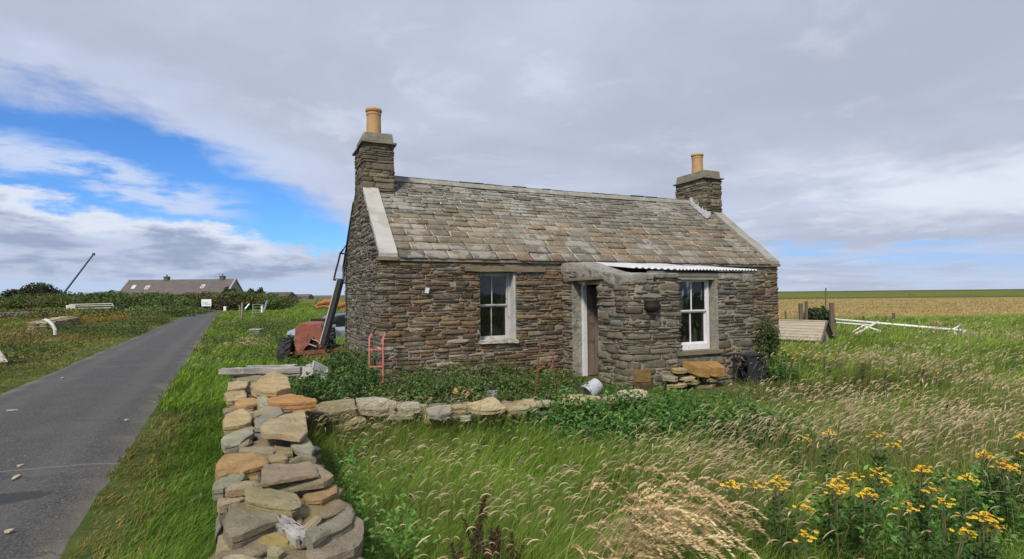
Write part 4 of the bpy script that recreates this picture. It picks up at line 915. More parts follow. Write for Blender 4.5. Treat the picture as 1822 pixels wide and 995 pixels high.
# weathered timber lying over the far end of the roadside wall
bm = bmesh.new()
pA, pB = at(392, 661, .64), at(536, 658, .64)
for k, (dy, dz, w_, h_, sa_, sb_) in enumerate(((0, 0, .10, .075, 0, 1), (.10, .03, .07, .05, .28, .9), (.06, -.05, .08, .05, .12, 1.0))):
    a = pA.lerp(pB, sa_)+Vector((0, dy, dz)); b = pA.lerp(pB, sb_)+Vector((0, dy-.03*k, dz)); n0 = len(bm.verts); bar(bm, a, b, w_, h_)
bmesh.ops.subdivide_edges(bm, edges=[e for e in bm.edges if e.calc_length() > .3], cuts=14)
for v in bm.verts: v.co += noise.noise_vector(v.co*8)*.013
WOODG = mat('weathered_wood', (.31, .295, .27), .9, nscale=4, namt=.45, stretch=(.6, 5, 5), bump=.9, bscale=9, spots=[((.07, .065, .06), 5, .58, .7), ((.5, .48, .44), 4, .6, .5)])
tag(obj('timber_beam', bm, WOODG, None, bevel=.006), 'silvery weathered timber lying across the far end of the roadside wall', 'timber')
# splintered grey wood wedged in the wall
bm = bmesh.new(); a, b = at(496, 928, .56), at(538, 960, .56)
for k in range(5):
    o_ = (b-a).cross(Vector((0, 0, 1))).normalized()*(-.032+.016*k); bar(bm, a+o_+Vector((0, 0, .01*(k % 2)))-(b-a)*.12*(k % 3), b+o_+(b-a)*.10*((k+1) % 2), .014, .04)
bmesh.ops.subdivide_edges(bm, edges=[e for e in bm.edges if e.calc_length() > .08], cuts=6)
for v in bm.verts: v.co += noise.noise_vector(v.co*25)*.005
tag(obj('wood_fragment', bm, mat('splintered_wood', (.30, .285, .265), .85, nscale=14, namt=.5, stretch=(1, 1, 1), spots=[((.05, .05, .05), 20, .6, .8)]), None), 'splintered silver wood fragment wedged between stones at the near end of the roadside wall', 'wood')
# black pot lying in the near end of the wall
bm = bmesh.new(); lathe(bm, [(0, 0), (.06, .004), (.078, .03), (.082, .12), (.078, .123), (.073, .03), (.055, .012), (0, .010)], 28)
o = obj('black_pot', bm, mat('black_plastic', (.012, .012, .013), .75), None, smooth=True); o.location = at(521, 990, .44); o.rotation_euler = (R(30), R(-8), 0)
tag(o, 'black plastic pot lying mouth up among the near stones of the roadside wall', 'pot')

# ------------------------------------------------------------------ yard clutter
RUST = mat('rust', (.16, .065, .035), .85, nscale=9, namt=.45, bump=.4, bscale=30, spots=[((.05, .035, .03), 6, .58, .7)])
# red sack truck leaning on the gable corner
def sack_truck():
    b = at(668, 703, .0); t = thing('sack_truck', 'faded pink red sack truck standing against the left corner of the cottage', 'hand truck', b, R(8))
    red = mat('faded_red', (.52, .15, .13), .5, nscale=12, namt=.2, spots=[((.25, .10, .06), 16, .62, .7)])
    for s in (-.11, .11):
        bm = bmesh.new(); tube(bm, [(s, .12, .02), (s, .12, .10), (s, .14, .80), (s+.0, .16, .90), (s+.04, .24, .98)], .0135, 8)
        r_ = obj('side_rail', bm, red, t, smooth=True)
        bm = bmesh.new(); tube(bm, [(s+.035, .23, .97), (s+.085, .30, 1.04)], .017, 8); obj('grip', bm, mat('black_rubber', (.02, .02, .02), .7), r_, smooth=True)
    for z_ in (.16, .44, .72):
        bm = bmesh.new(); bar(bm, (-.11, .135, z_), (.11, .135, z_), .022); obj('crossbar', bm, red, t)
    obj('toe_plate', BX(-.16, .16, -.08, .12, .005, .02), red, t, bevel=.003)
    for s in (-.14, .20):
        bm = bmesh.new(); lathe(bm, [(.05, -.025), (.095, -.03), (.11, -.015), (.11, .015), (.095, .03), (.05, .025)], 24, T(s, .19, .11) @ Rm(R(90), 'Y'), closed=True)
        wh = obj('wheel', bm, mat('black_rubber'), t, smooth=True)
        bm = bmesh.new(); lathe(bm, [(0, -.032), (.02, -.035), (.022, -.02), (.052, -.018), (.052, .018), (.022, .02), (0, .035)], 16, T(s, .19, .11) @ Rm(R(90), 'Y')); obj('rim', bm, mat('zinc', (.55, .55, .55), .5, metal=.4), wh)
sack_truck()
# cauldron hung on the porch front
bm = bmesh.new(); pr = [(0, -.115), (.06, -.105), (.105, -.075), (.128, -.03), (.130, 0), (.118, .045), (.128, .06), (.130, .07), (.118, .07), (.108, .045), (.118, 0), (.09, -.06), (0, -.09)]
lathe(bm, pr, 32); cw = P_porch(np.array([SB+.28])); pw = house(PU0+rcn+.30, -PV-.14, 1.40)
ck = obj('cauldron', bm, mat('cast_iron', (.022, .014, .011), .7, nscale=12, namt=.4, bump=.3, spots=[((.07, .03, .018), 9, .60, .6)]), None, smooth=True); ck.location = atd(1160, 543, 8.86); ck.rotation_euler = (0, 0, YAW); ck.scale = (1.08, 1.0, 1.1)
tag(ck, 'small rusty iron cauldron hanging on the porch wall beside the porch window', 'cauldron')
bm = bmesh.new(); tube(bm, [(.13, .0, .02), (.165, -.01, -.0), (.170, .0, -.05), (.135, .01, -.07)], .007, 6); tube(bm, [(-.12, .0, .06), (-.07, .06, .15), (0, .11, .20), (.07, .06, .15), (.12, .0, .06)], .005, 6); obj('handle', bm, mat('cast_iron'), ck)
# small tag nailed on the wall
o = obj('notice_card', BX(-.035, .035, -.004, .004, -.05, .05), mat('white_card', (.62, .65, .72), .6), None, bevel=.001); p = house(.72, -.055, 0); o.location = atd(760, 517, house(.80, -.06).y); o.rotation_euler = (0, R(12), YAW)
tag(o, 'small white card fixed to the brown stone wall left of the window', 'card')
# white bucket on its side by the door
bm = bmesh.new(); lathe(bm, [(0, 0), (.105, 0), (.11, .01), (.135, .24), (.143, .245), (.143, .26), (.13, .255), (.103, .015), (0, .012)], 28)
b = obj('bucket', bm, mat('white_plastic', (.42, .45, .48), .5, nscale=4, namt=.1, spots=[((.08, .08, .07), 8, .66, .9)]), None, smooth=True); b.location = at(1064, 683, .20); b.rotation_euler = Vector((-.72, -.42, -.50)).to_track_quat('Z', 'Y').to_euler(); tag(b, 'dirty white bucket tipped over outside the open porch door', 'bucket')
bm = bmesh.new(); tube(bm, [(.15*math.cos(a), .15*math.sin(a)*1.0, .28-.10*math.sin(a)) for a in np.linspace(0, math.pi, 12)], .003, 5); obj('handle', bm, mat('zinc'), b)
# brown stone and orange stone at porch corner
def block(name, pts, z0, z1, c, label, cat='stone', group=None, bev=.008, seed=1, rot=0):
    bm = bmesh.new(); prism(bm, pts, 2, z0, z1); bmesh.ops.bevel(bm, geom=list(bm.edges), offset=bev, segments=1, affect='EDGES'); bmesh.ops.triangulate(bm, faces=list(bm.faces)); bmesh.ops.subdivide_edges(bm, edges=list(bm.edges), cuts=2)
    for v in bm.verts: v.co += noise.noise_vector(v.co*9+Vector((seed, 0, 0)))*.012
    if name == 'ochre_block':       # bedded sloping down towards the front
        for v in bm.verts: u_, v_ = house_uv(v.co.x, v.co.y); v.co.z += (v_+PV+.28)*.28
    bmesh.ops.recalc_face_normals(bm, faces=list(bm.faces)); me = bpy.data.meshes.new(name); bm.to_mesh(me); bm.free()
    a = me.color_attributes.new('Col', 'FLOAT_COLOR', 'POINT'); a.data.foreach_set('color', list(tuple(c)+(1.,))*len(me.vertices))
    return tag(link_mesh(name, me, FLAG), label, cat, group)
p = at(1148, 700, 0); q = house(PU0+.10, -PV-.10)
def hp(u, v): t = house(u, v); return (t.x, t.y)
block('corner_block', [hp(PU0+.03, -PV-.06), hp(PU0+.38, -PV-.09), hp(PU0+.40, -PV+.05), hp(PU0+.05, -PV+.06)], -.02, .14, (.13, .075, .055), 'dark reddish block at the foot of the porch corner', 'stone')
block('corner_block', [hp(PU0+.07, -PV-.055), hp(PU0+.35, -PV-.075), hp(PU0+.37, -PV+.05), hp(PU0+.07, -PV+.06)], .145, .36, (.30, .205, .08), 'ochre block standing on the dark reddish block at the porch corner', 'stone')
# pile of stones against the porch front, two ochre blocks on top
pile = [((1178, 668), (1206, 686), .14, .08, GRY), ((1195, 658), (1222, 668), .26, .08, (.32, .23, .15)), ((1205, 672), (1236, 682), .17, .06, PAL), ((1222, 668), (1262, 676), .22, .05, (.40, .31, .17)), ((1240, 664), (1275, 672), .26, .05, TAN), ((1215, 676), (1245, 690), .12, .07, YEL), ((1245, 672), (1278, 686), .16, .07, (.30, .24, .15)), ((1178, 684), (1230, 694), .06, .06, TAN), ((1230, 684), (1280, 696), .07, .06, BRN)]
lbl = ['grey stone at the left end of the pile under the porch window', 'brown stone at the upper left of the pile under the porch window', 'pale flat stone in the middle of the pile under the porch window', 'thin light tan slab directly beneath the two ochre blocks', 'tan slab at the upper right of the pile under the porch window', 'yellowish stone low in the middle of the pile under the porch window', 'olive stone low at the right end of the pile', 'bottom left tan slab of the pile under the porch window', 'bottom right brown slab of the pile under the porch window']
for i, (a, b, z, th_, c) in enumerate(pile):
    cx, cy_ = (a[0]+b[0])/2, (a[1]+b[1])/2; rx, ry = (b[0]-a[0])/2, (b[1]-a[1])/2
    ctr = atd(cx, cy_-5, 8.93+ (cx-1200)/90*.30); rw_ = rx*9/956
    rn = random.Random(i); pts = [(ctr.x+math.cos(YAW)*rw_*math.cos(t)*rn.uniform(.85, 1.15)-math.sin(YAW)*.13*math.sin(t), ctr.y+math.sin(YAW)*rw_*math.cos(t)+.13*math.sin(t)*rn.uniform(.8, 1.2)) for t in np.linspace(0, 6.28, 9)[:-1]]
    tag(rock('loose_stone', pts, ctr.z+th_*.3, th_*1.1, c, None, seed=i+80), lbl[i], 'stone', 'stones piled under the porch window')
for i, (u0_, u1_, zz, c, l_) in enumerate(((.98, 1.30, .24, (.42, .25, .08), 'small ochre block on the stone pile under the porch window, split from the larger one'), (1.27, 1.68, .225, (.46, .27, .085), 'large ochre orange block topping the stone pile under the porch window'))):
    uu = PU0; block('ochre_block', [hp(uu+u0_, -PV-.10), hp(uu+u0_+.10, -PV-.38), hp(uu+u1_-.06, -PV-.46+.05*i), hp(uu+u1_, -PV-.16)], zz, zz+.155, c, l_, 'stone', 'stones piled under the porch window', seed=i*5)
# heap of black netting at the right porch corner
def tangle(name, ctr, size, n, rad, m_, label, cat, seed):
    rn = random.Random(seed); bm = bmesh.new()
    for k in range(n):
        p = Vector((rn.uniform(-1, 1)*size[0], rn.uniform(-1, 1)*size[1], rn.uniform(0, 1)*size[2])); pts = [p.copy()]; d = Vector((rn.gauss(0, 1), rn.gauss(0, 1), rn.gauss(0, 1))).normalized()
        for j in range(9):
            d = (d+Vector((rn.gauss(0, .6), rn.gauss(0, .6), rn.gauss(0, .6)))).normalized(); p = p+d*.07
            p = Vector((max(-size[0], min(size[0], p.x)), max(-size[1], min(size[1], p.y)), max(0, min(size[2], p.z)))); pts.append(p.copy())
        tube(bm, pts, rad, 4)
    o = obj(name, bm, m_, None); o.location = ctr; o.rotation_euler = (0, 0, YAW); return tag(o, label, cat)
o = tangle('fish_basket', house(PU1-.50, -PV-.26, .0), (.20, .16, .50), 80, .012, mat('black_net', (.022, .024, .030), .6), 'black tangle of netting and cage wire heaped at the right corner of the porch', 'netting', 4)
bm = bmesh.new()
for (x, y) in ((-.2, -.16), (.2, -.16), (.2, .16), (-.2, .16)): bar(bm, (x, y, 0), (x, y, .52), .022)
for z_ in (.02, .5): bar(bm, (-.2, -.16, z_), (.2, -.16, z_), .02); bar(bm, (-.2, .16, z_), (.2, .16, z_), .02); bar(bm, (-.2, -.16, z_), (-.2, .16, z_), .02); bar(bm, (.2, -.16, z_), (.2, .16, z_), .02)
box(bm, -.19, .19, -.15, -.145, .03, .49) ; obj('cage_frame', bm, mat('black_net'), o)
# glazed box tipped in the nettles (left yard)
# tipped frame
cf = thing('cold_frame', 'tipped wooden frame with pale glazed lid lying in the nettles left of the cottage', 'frame', at(556, 676, .24), R(14))
bm = bmesh.new(); M = T(-.14, -.05, .20) @ Rm(R(38), 'X') @ Rm(R(-22), 'Y'); box(bm, -.20, .20, -.20, .20, 0, .02, M); obj('lid', bm, mat('board_grey', (.27, .26, .235), .85, nscale=8, namt=.35), cf, bevel=.003)
bm = bmesh.new(); M = T(.16, -.05, .20) @ Rm(R(38), 'X') @ Rm(R(40), 'Y')
for (x0, x1, y0, y1) in ((-.2, .2, -.20, -.17), (-.2, .2, .17, .20), (-.2, -.17, -.17, .17), (.17, .2, -.17, .17)): box(bm, x0, x1, y0, y1, 0, .025, M)
cf.scale = (.72, .72, .72); sf = obj('sash', bm, mat('grey_white', (.40, .40, .38), .8, nscale=9), cf, bevel=.002); bm = bmesh.new(); box(bm, -.17, .17, -.17, .17, .01, .014, M); obj('pane', bm, mat('dirty_pane', (.28, .30, .29), .35, nscale=6, namt=.5), sf)
# scraps
bm = bmesh.new(); bar(bm, (-.14, 0, .14), (.02, .03, .03), .015, .11); bar(bm, (.0, .02, .03), (.16, 0, .02), .05, .03); o = obj('broken_board', bm, mat('pale_sill'), None, bevel=.004); o.location = at(627, 690, .10); tag(o, 'broken pale board scrap in the nettles just left of the sack truck', 'scrap')
o = tag(rock('loose_stone', [(x*.06+at(651, 697, .08).x, y*.06+at(651, 697, .08).y) for x, y in ((-1, 0), (-.5, .8), (.6, .7), (1, -.1), (.4, -.8), (-.6, -.7))], .10, .06, (.6, .58, .5), None, seed=99), 'small whitish stone at the foot of the sack truck', 'stone')
for i, (px, py, c, l_) in enumerate(((812, 699, (.52, .28, .07), 'yellow orange clay fragment in the weeds under the cottage window'), (836, 704, (.48, .20, .08), 'broken terracotta fragment in the weeds, right of the yellow orange one'))):
    p = at(px, py, .16); bm = bmesh.new(); prism(bm, [(-.07, 0), (.02, -.03), (.08, .09), (-.02, .07)], 1, -.02, .02); o = obj('clay_fragment', bm, mat('clay%d' % i, c, .8, nscale=10), None, bevel=.006); o.location = p; o.rotation_euler = (R(-15), 0, R(10+40*i)); tag(o, l_, 'fragment')
bm = bmesh.new(); lathe(bm, [(0, 0), (.20, 0), (.26, .12), (.275, .12), (.275, .13), (.25, .125), (.19, .015), (0, .012)], 28); o = obj('basin', bm, mat('old_enamel', (.13, .16, .16), .4, spots=[((.12, .06, .03), 6, .62, .7)]), None, smooth=True); o.scale = (.72, .5, .9); o.location = at(862, 698, .0); o.rotation_euler = (R(14), 0, R(15)); tag(o, 'old grey green basin lying in the weeds under the cottage window', 'basin')
o = block('loose_stone', [(x+at(876, 701, .12).x, y+at(876, 701, .12).y) for x, y in ((-.08, -.03), (.07, -.05), (.09, .04), (-.05, .06))], .08, .17, (.33, .35, .38), 'blue grey stone in the weeds just below the basin', 'stone')
# rusty rods stuck in the ground before the wall
for i, (px, py, ph, lean, l_) in enumerate(((951, 707, 608, .10, 'thin rusty upright rod in front of the cottage wall, left of the porch'), (990, 712, 630, -.05, 'shorter dark rod standing in the weeds close to the porch'))):
    p = at(px, py, .05); hgt = (py-ph)*p.y/956; bm = bmesh.new(); tube(bm, [(0, 0, -.1), (lean*.5, 0, hgt*.5), (lean, 0, hgt)], .012-.003*i, 6); o = obj('iron_rod', bm, RUST, None); o.location = p; tag(o, l_, 'rod')
# reddish rusty scrap at the wall foot by the porch
bm = bmesh.new(); rn = random.Random(5)
for k in range(8):
    x = rn.uniform(-.35, .35); bar(bm, (x, rn.uniform(-.05, .05), rn.uniform(.02, .12)), (x+rn.uniform(-.2, .3), rn.uniform(-.06, .06), rn.uniform(.05, .24)), rn.uniform(.03, .09), .012)
o = obj('rusty_scrap', bm, mat('red_scrap', (.20, .085, .055), .85, nscale=9, namt=.4), None); o.location = house(3.0, -.22, 0); o.rotation_euler = (0, 0, YAW); tag(o, 'heap of reddish rusted metal scraps at the wall foot beside the porch', 'scrap')

# ------------------------------------------------------------------ tractor with raised loader boom
def tractor():
    b = atd(549, 620, 12.7); b.z = float(hill(b.x, b.y))-.13; t = thing('tractor', 'old red tractor with torn bonnet and raised dark loader boom behind the cottage gable', 'tractor', b, R(14))
    red = mat('tractor_red', (.27, .085, .058), .7, nscale=4, namt=.3, spots=[((.12, .045, .03), 5, .52, .7), ((.38, .17, .13), 2.5, .56, .5)], bump=.3, bscale=20)
    blk = mat('engine_dark', (.025, .02, .018), .8, nscale=9, namt=.4); tyre = mat('tyre', (.022, .022, .024), .85, nscale=10)
    def arch(w_, h0, h1, r, n=6):
        pts = [(-w_/2, h0)]; 
        for k in range(n+1): a = math.pi-math.pi/2*k/n; pts.append((-w_/2+r+r*math.cos(a), h1-r+r*math.sin(a)))
        for k in range(n+1): a = math.pi/2-math.pi/2*k/n; pts.append((w_/2-r+r*math.cos(a), h1-r+r*math.sin(a)))
        pts.append((w_/2, h0)); return pts
    # bonnet: shell from y=0 (nose) to 1.2, front panel with torn hole at the lower right
    outer = arch(.60, .32, 1.06, .14); inner = arch(.56, .32, 1.04, .13); bm = bmesh.new(); n = len(outer)
    A = [[bm.verts.new((p[0], y, p[1])) for p in pr] for pr, y in ((outer, 0), (outer, 1.2), (inner, 1.2), (inner, 0.0))]
    for a, b_ in zip(A, A[1:]+A[:1]):
        for k in range(n-1): bm.faces.new((a[k], a[k+1], b_[k+1], b_[k]))
    obj('bonnet', bm, red, t)
    cowl = [(-.30, .42), (-.30, 1.04)]+[(-.17+.0-.13*math.cos(a), 1.02+.13*math.sin(a)) for a in (.4, .8, 1.2)]+[(.17+.13*math.sin(a), 1.02+.13*math.cos(a)) for a in (.3, .8, 1.2)]+[(.30, 1.0), (.30, .60), (.24, .56), (.20, .72), (.12, .84), (.06, .80), (.0, .66), (-.06, .62), (-.14, .50), (-.20, .42)]
    bm = bmesh.new(); prism(bm, cowl, 1, -.025, .002); bmesh.ops.translate(bm, vec=(0, 0, -.10), verts=bm.verts); obj('nose_cowl', bm, red, t, bevel=.006)
    bm = bmesh.new(); box(bm, -.26, .26, .05, 1.15, .20, .97)
    for k in range(7): box(bm, -.24, .24, .035, .05, .45+.07*k, .47+.07*k)
    box(bm, -.2, .2, 1.15, 2.2, .25, .75); obj('engine', bm, blk, t)
    bm = bmesh.new(); bar(bm, (-.02, -.01, .60), (.18, -.02, .52), .02); bar(bm, (.05, -.01, .72), (.22, -.02, .64), .018); obj('radiator_stay', bm, mat('pale_metal', (.45, .42, .38), .6), t)
    bm = bmesh.new(); bar(bm, (-.35, -.10, .38), (.98, -.10, .44), .07, .09); box(bm, -.10, .55, -.12, -.08, .18, .36); obj('front_axle', bm, RUST, t, bevel=.006)
    def wheel(x, y, r, wd, nl):
        M = T(x, y, r) @ Rm(R(90), 'Y'); bm = bmesh.new(); lathe(bm, [(r*.55, -wd/2), (r*.8, -wd*.54), (r*.93, -wd*.46), (r*.95, 0), (r*.93, wd*.46), (r*.8, wd*.54), (r*.55, wd/2)], 36, M, closed=True)
        for k in range(nl):
            for s in (-1, 1):
                a = 2*math.pi*(k+.5*(s > 0))/nl; Mk = M @ Rm(a, 'Z') @ T(r*.95, 0, s*wd*.24) @ Rm(s*R(38), 'X'); box(bm, -.03, r*.07, -.022, .022, -wd*.28, wd*.28, Mk)
        wh = obj('wheel', bm, tyre, t); bm = bmesh.new(); lathe(bm, [(0, -.06), (r*.15, -.06), (r*.2, -.02), (r*.5, -.02), (r*.56, -wd*.4), (r*.58, -wd*.4), (r*.58, wd*.4), (r*.5, .04), (0, .06)], 24, M); obj('rim', bm, mat('rim_rust', (.20, .08, .05), .8, nscale=6), wh)
    wheel(-.50, .05, .37, .28, 14); wheel(.60, .1, .27, .20, 14); wheel(-.34, 2.0, .42, .20, 18); wheel(.34, 2.0, .42, .20, 18)
    bm = bmesh.new(); tube(bm, [(0, 1.2, .75), (0, 1.55, .90)], .018, 8); lathe(bm, [(.17, -.012), (.185, 0), (.17, .012), (.155, 0)], 20, T(0, 1.56, .91) @ Rm(R(-60), 'X'), closed=True); obj('steering_wheel', bm, blk, t)
    bm = bmesh.new(); box(bm, -.2, .2, 1.8, 2.15, .86, .90); box(bm, -.2, .2, 2.13, 2.17, .90, 1.1); obj('seat', bm, blk, t, bevel=.02)
    # boom in world pixels
    inv = (Matrix.Translation(b) @ Rm(R(14), 'Z')).inverted()
    p = lambda x, y, d: inv @ atd(x, y, d)
    bm = bmesh.new(); bar(bm, p(576, 614, 12.5), p(607, 497, 12.9), .135, .10); bo = obj('loader_boom', bm, mat('boom_paint', (.022, .025, .028), .6, nscale=5, namt=.3), t, bevel=.008)
    bm = bmesh.new(); bar(bm, p(569, 612, 12.46), p(600, 497, 12.86), .022, .02); obj('boom_edge', bm, mat('pale_metal'), bo)
    bm = bmesh.new(); d = 12.9
    pts = [(594, 497), (612, 499)]; tube(bm, [p(594, 498, d), p(598, 480, d), (p(601, 470, d)), p(606, 449, d)], .022, 6); tube(bm, [p(611, 499, d), p(612, 480, d+.1), p(616, 468, d+.1), p(618, 448, d+.1)], .03, 6)
    tube(bm, [p(593, 497, d), p(612, 499, d)], .035, 6); tube(bm, [p(604, 451, d), p(622, 452, d+.1)], .020, 6); tube(bm, [p(607, 450, d), p(616, 436, d+.1)], .014, 6); tube(bm, [p(605, 452, d), p(611, 444, d)], .022, 6)
    obj('hay_fork', bm, mat('boom_paint'), bo)
tractor()

# ------------------------------------------------------------------ parked car
def car():
    th_ = math.atan2(-.66, -.75); b = Vector((-8.38, 25.75, 0.10)); b.z = float(hill(b.x, b.y))+.07
    t = thing('parked_car', 'dark blue and silver car parked on the grass behind the red tractor', 'car', b, th_)
    body = mat('car_silver', (.42, .46, .52), .22, metal=.5); dark = mat('car_dark', (.018, .022, .032), .25); blk = mat('car_trim', (.02, .02, .02), .6)
    def loft(secs, m_, name, par, bev=.03):
        bm = bmesh.new(); R_ = [[bm.verts.new(v) for v in s] for s in secs]; n = len(secs[0])
        for a, c in zip(R_, R_[1:]):
            for k in range(n): bm.faces.new((a[k], a[(k+1) % n], c[(k+1) % n], c[k]))
        bm.faces.new(R_[0][::-1]); bm.faces.new(R_[-1]); return obj(name, bm, m_, par, bevel=bev, seg=3)
    def sec(x, w_, z0, z1, zs): # cross-section at x
        return [(x, -w_, z0+.08), (x, -w_*.96, z0), (x, w_*.96, z0), (x, w_, z0+.08), (x, w_*1.0, zs), (x, w_*.90, z1), (x, 0, z1+.02), (x, -w_*.90, z1), (x, -w_*1.0, zs)]
    S = [(2.16, .66, .34, .72, .62), (2.08, .80, .26, .84, .70), (1.7, .88, .22, .95, .78), (1.1, .90, .22, 1.00, .84), (.7, .91, .22, 1.02, .86), (-1.4, .91, .22, 1.04, .90), (-2.0, .88, .26, 1.03, .88), (-2.2, .78, .34, .98, .80)]
    bo = loft([sec(*s) for s in S], body, 'body', t)
    # cabin
    def cs(x, w0, w1, z1): return [(x, -w0, .98), (x, w0, .98), (x, w1, z1), (x, -w1, z1)]
    loft([cs(1.02, .80, .78, 1.00), cs(.25, .80, .64, 1.55), cs(-.6, .80, .66, 1.62), cs(-1.6, .80, .64, 1.56), cs(-2.05, .78, .66, 1.10)], dark, 'cabin', t, .03)
    bm = bmesh.new(); vv = [bm.verts.new(p) for p in ((.985, -.70, 1.03), (.985, .70, 1.03), (.30, .585, 1.53), (.30, -.585, 1.53))]; bm.faces.new(vv); r = bmesh.ops.extrude_face_region(bm, geom=list(bm.faces)); bmesh.ops.translate(bm, vec=(.018, 0, .018), verts=[v for v in r['geom'] if isinstance(v, bmesh.types.BMVert)])
    obj('windscreen', bm, mat('windscreen_glass', (.30, .34, .38), .04, metal=.9), t)
    for s in (-1, 1):
        bm = bmesh.new(); prism(bm, [(.80, 1.03), (.22, 1.47), (-.58, 1.53), (-.58, 1.05)], 1, s*.755, s*.815) ; obj('side_window', bm, mat('car_glass', (.02, .025, .03), .06), t)
        bm = bmesh.new(); lathe(bm, [(0, -.02), (.10, -.01), (.12, .03), (.06, .08), (0, .09)], 16, T(2.02, s*.66, .69) @ Rm(R(80), 'Y')); 
        for v in bm.verts: v.co.y += (v.co.y-s*.66)*.7
        obj('headlight', bm, mat('headlight_glass', (.55, .6, .66), .1, metal=.3), t, smooth=True)
        box_ = BX(.55, .75, s*1.06-.09, s*1.06+.09, 1.02, 1.15); obj('wing_mirror', box_, body, t, bevel=.02)
        for x in (1.38, -1.42):
            M = T(x, s*.84, .33) @ Rm(R(90), 'X'); bm = bmesh.new(); lathe(bm, [(.2, -.11), (.30, -.115), (.34, -.09), (.345, 0), (.34, .09), (.30, .115), (.2, .11)], 32, M, closed=True)
            wh = obj('wheel', bm, mat('tyre'), t, smooth=True); bm = bmesh.new(); lathe(bm, [(0, -.09), (.05, -.09), (.19, -.10), (.21, -.11), (.21, .11), (.19, .1), (0, .09)], 20, M); obj('rim', bm, mat('alloy', (.45, .46, .48), .35, metal=.7), wh)
    obj('grille', BX(2.10, 2.185, -.40, .40, .56, .70), blk, t, bevel=.01); obj('bumper', BX(1.96, 2.22, -.84, .84, .24, .50), dark, t, bevel=.05, seg=3); obj('number_plate', BX(2.222, 2.236, -.26, .26, .40, .51), mat('plate_white', (.75, .76, .78), .5), t)
    obj('sill_trim', BX(-1.1, 1.0, -.935, .935, .20, .42), dark, t, bevel=.02)
car()
# ------------------------------------------------------------------ far and middle distance
def leaf_cloud(rn, ctrs, rads, n, size, flat=.5, shell=.55):
    """leaf quads scattered in ellipsoids. ctrs (k,3), rads (k,3)"""
    k = len(ctrs); w_ = np.array([r[0]*r[2] for r in rads]); idx = rn.choice(k, n, p=w_/w_.sum())
    d = rn.normal(size=(n, 3)); d /= np.linalg.norm(d, axis=1)[:, None]; rr = shell+(1-shell)*rn.random(n)**.6; rr = rr*(1+rn.normal(0, .06, n))
    P = np.array(ctrs)[idx]+d*np.array(rads)[idx]*rr[:, None]
    return P, idx, d
def leaf_quads(rn, P, size, nrm=None, asp=.55):
    n = len(P); a = rn.normal(size=(n, 3)); 
    if nrm is not None: a = a*.9+nrm*1.0
    a /= np.linalg.norm(a, axis=1)[:, None]; b = rn.normal(size=(n, 3)); b -= (b*a).sum(1)[:, None]*a; b /= np.linalg.norm(b, axis=1)[:, None]; c = np.cross(a, b)
    s = (np.asarray(size)*rn.uniform(.6, 1.35, n))[:, None]
    V = np.stack([P-b*s, P+c*s*asp+a*s*.12, P+b*s, P-c*s*asp+a*s*.12], 1).reshape(-1, 3)
    return V, np.arange(4*n).reshape(n, 4)
LEAF = mat('leaf', attr=True, rough=.6, trans=.25, spec=.3); BLADE = mat('grass_blade', attr=True, rough=.65, trans=.30, spec=.25)
def shrub(name, label, cat, ctr, size, n, lsize, cols, seed, group=None, kind=None, lobes=7, stems=True, shell=.35):
    rn = np.random.default_rng(seed); t = thing(name, label, cat, ctr, 0, group) if stems else None
    cs = [(rn.uniform(-.55, .55)*size[0], rn.uniform(-.5, .5)*size[1], rn.uniform(.35, .72)*size[2]) for _ in range(lobes)]; rd = [(rn.uniform(.3, .55)*size[0], rn.uniform(.3, .55)*size[1], rn.uniform(.2, .36)*size[2]) for _ in range(lobes)]
    P, idx, d = leaf_cloud(rn, cs, rd, n, lsize, shell=shell); P[:, 2] = np.maximum(P[:, 2], .0); V, q = leaf_quads(rn, P, lsize, d)
    ci = np.array(cols)[rn.choice(len(cols), lobes)][idx]*rn.uniform(.65, 1.3, n)[:, None]
    o = np_mesh('foliage' if stems else name, V, [q], np.repeat(ci, 4, 0), LEAF, t)
    if stems:
        bm = bmesh.new(); rr_ = random.Random(seed)
        for c in cs[:6]: tube(bm, [(c[0]*.15, c[1]*.15, -.05), (c[0]*.6, c[1]*.6, c[2]*.5), (c[0], c[1], c[2]*1.1)], [size[2]*.02, size[2]*.014, size[2]*.005], 6)
        obj('stem', bm, mat('bark', (.09, .07, .05), .9, nscale=12), t); return t
    o.location = ctr; return tag(o, label, cat, group, kind)

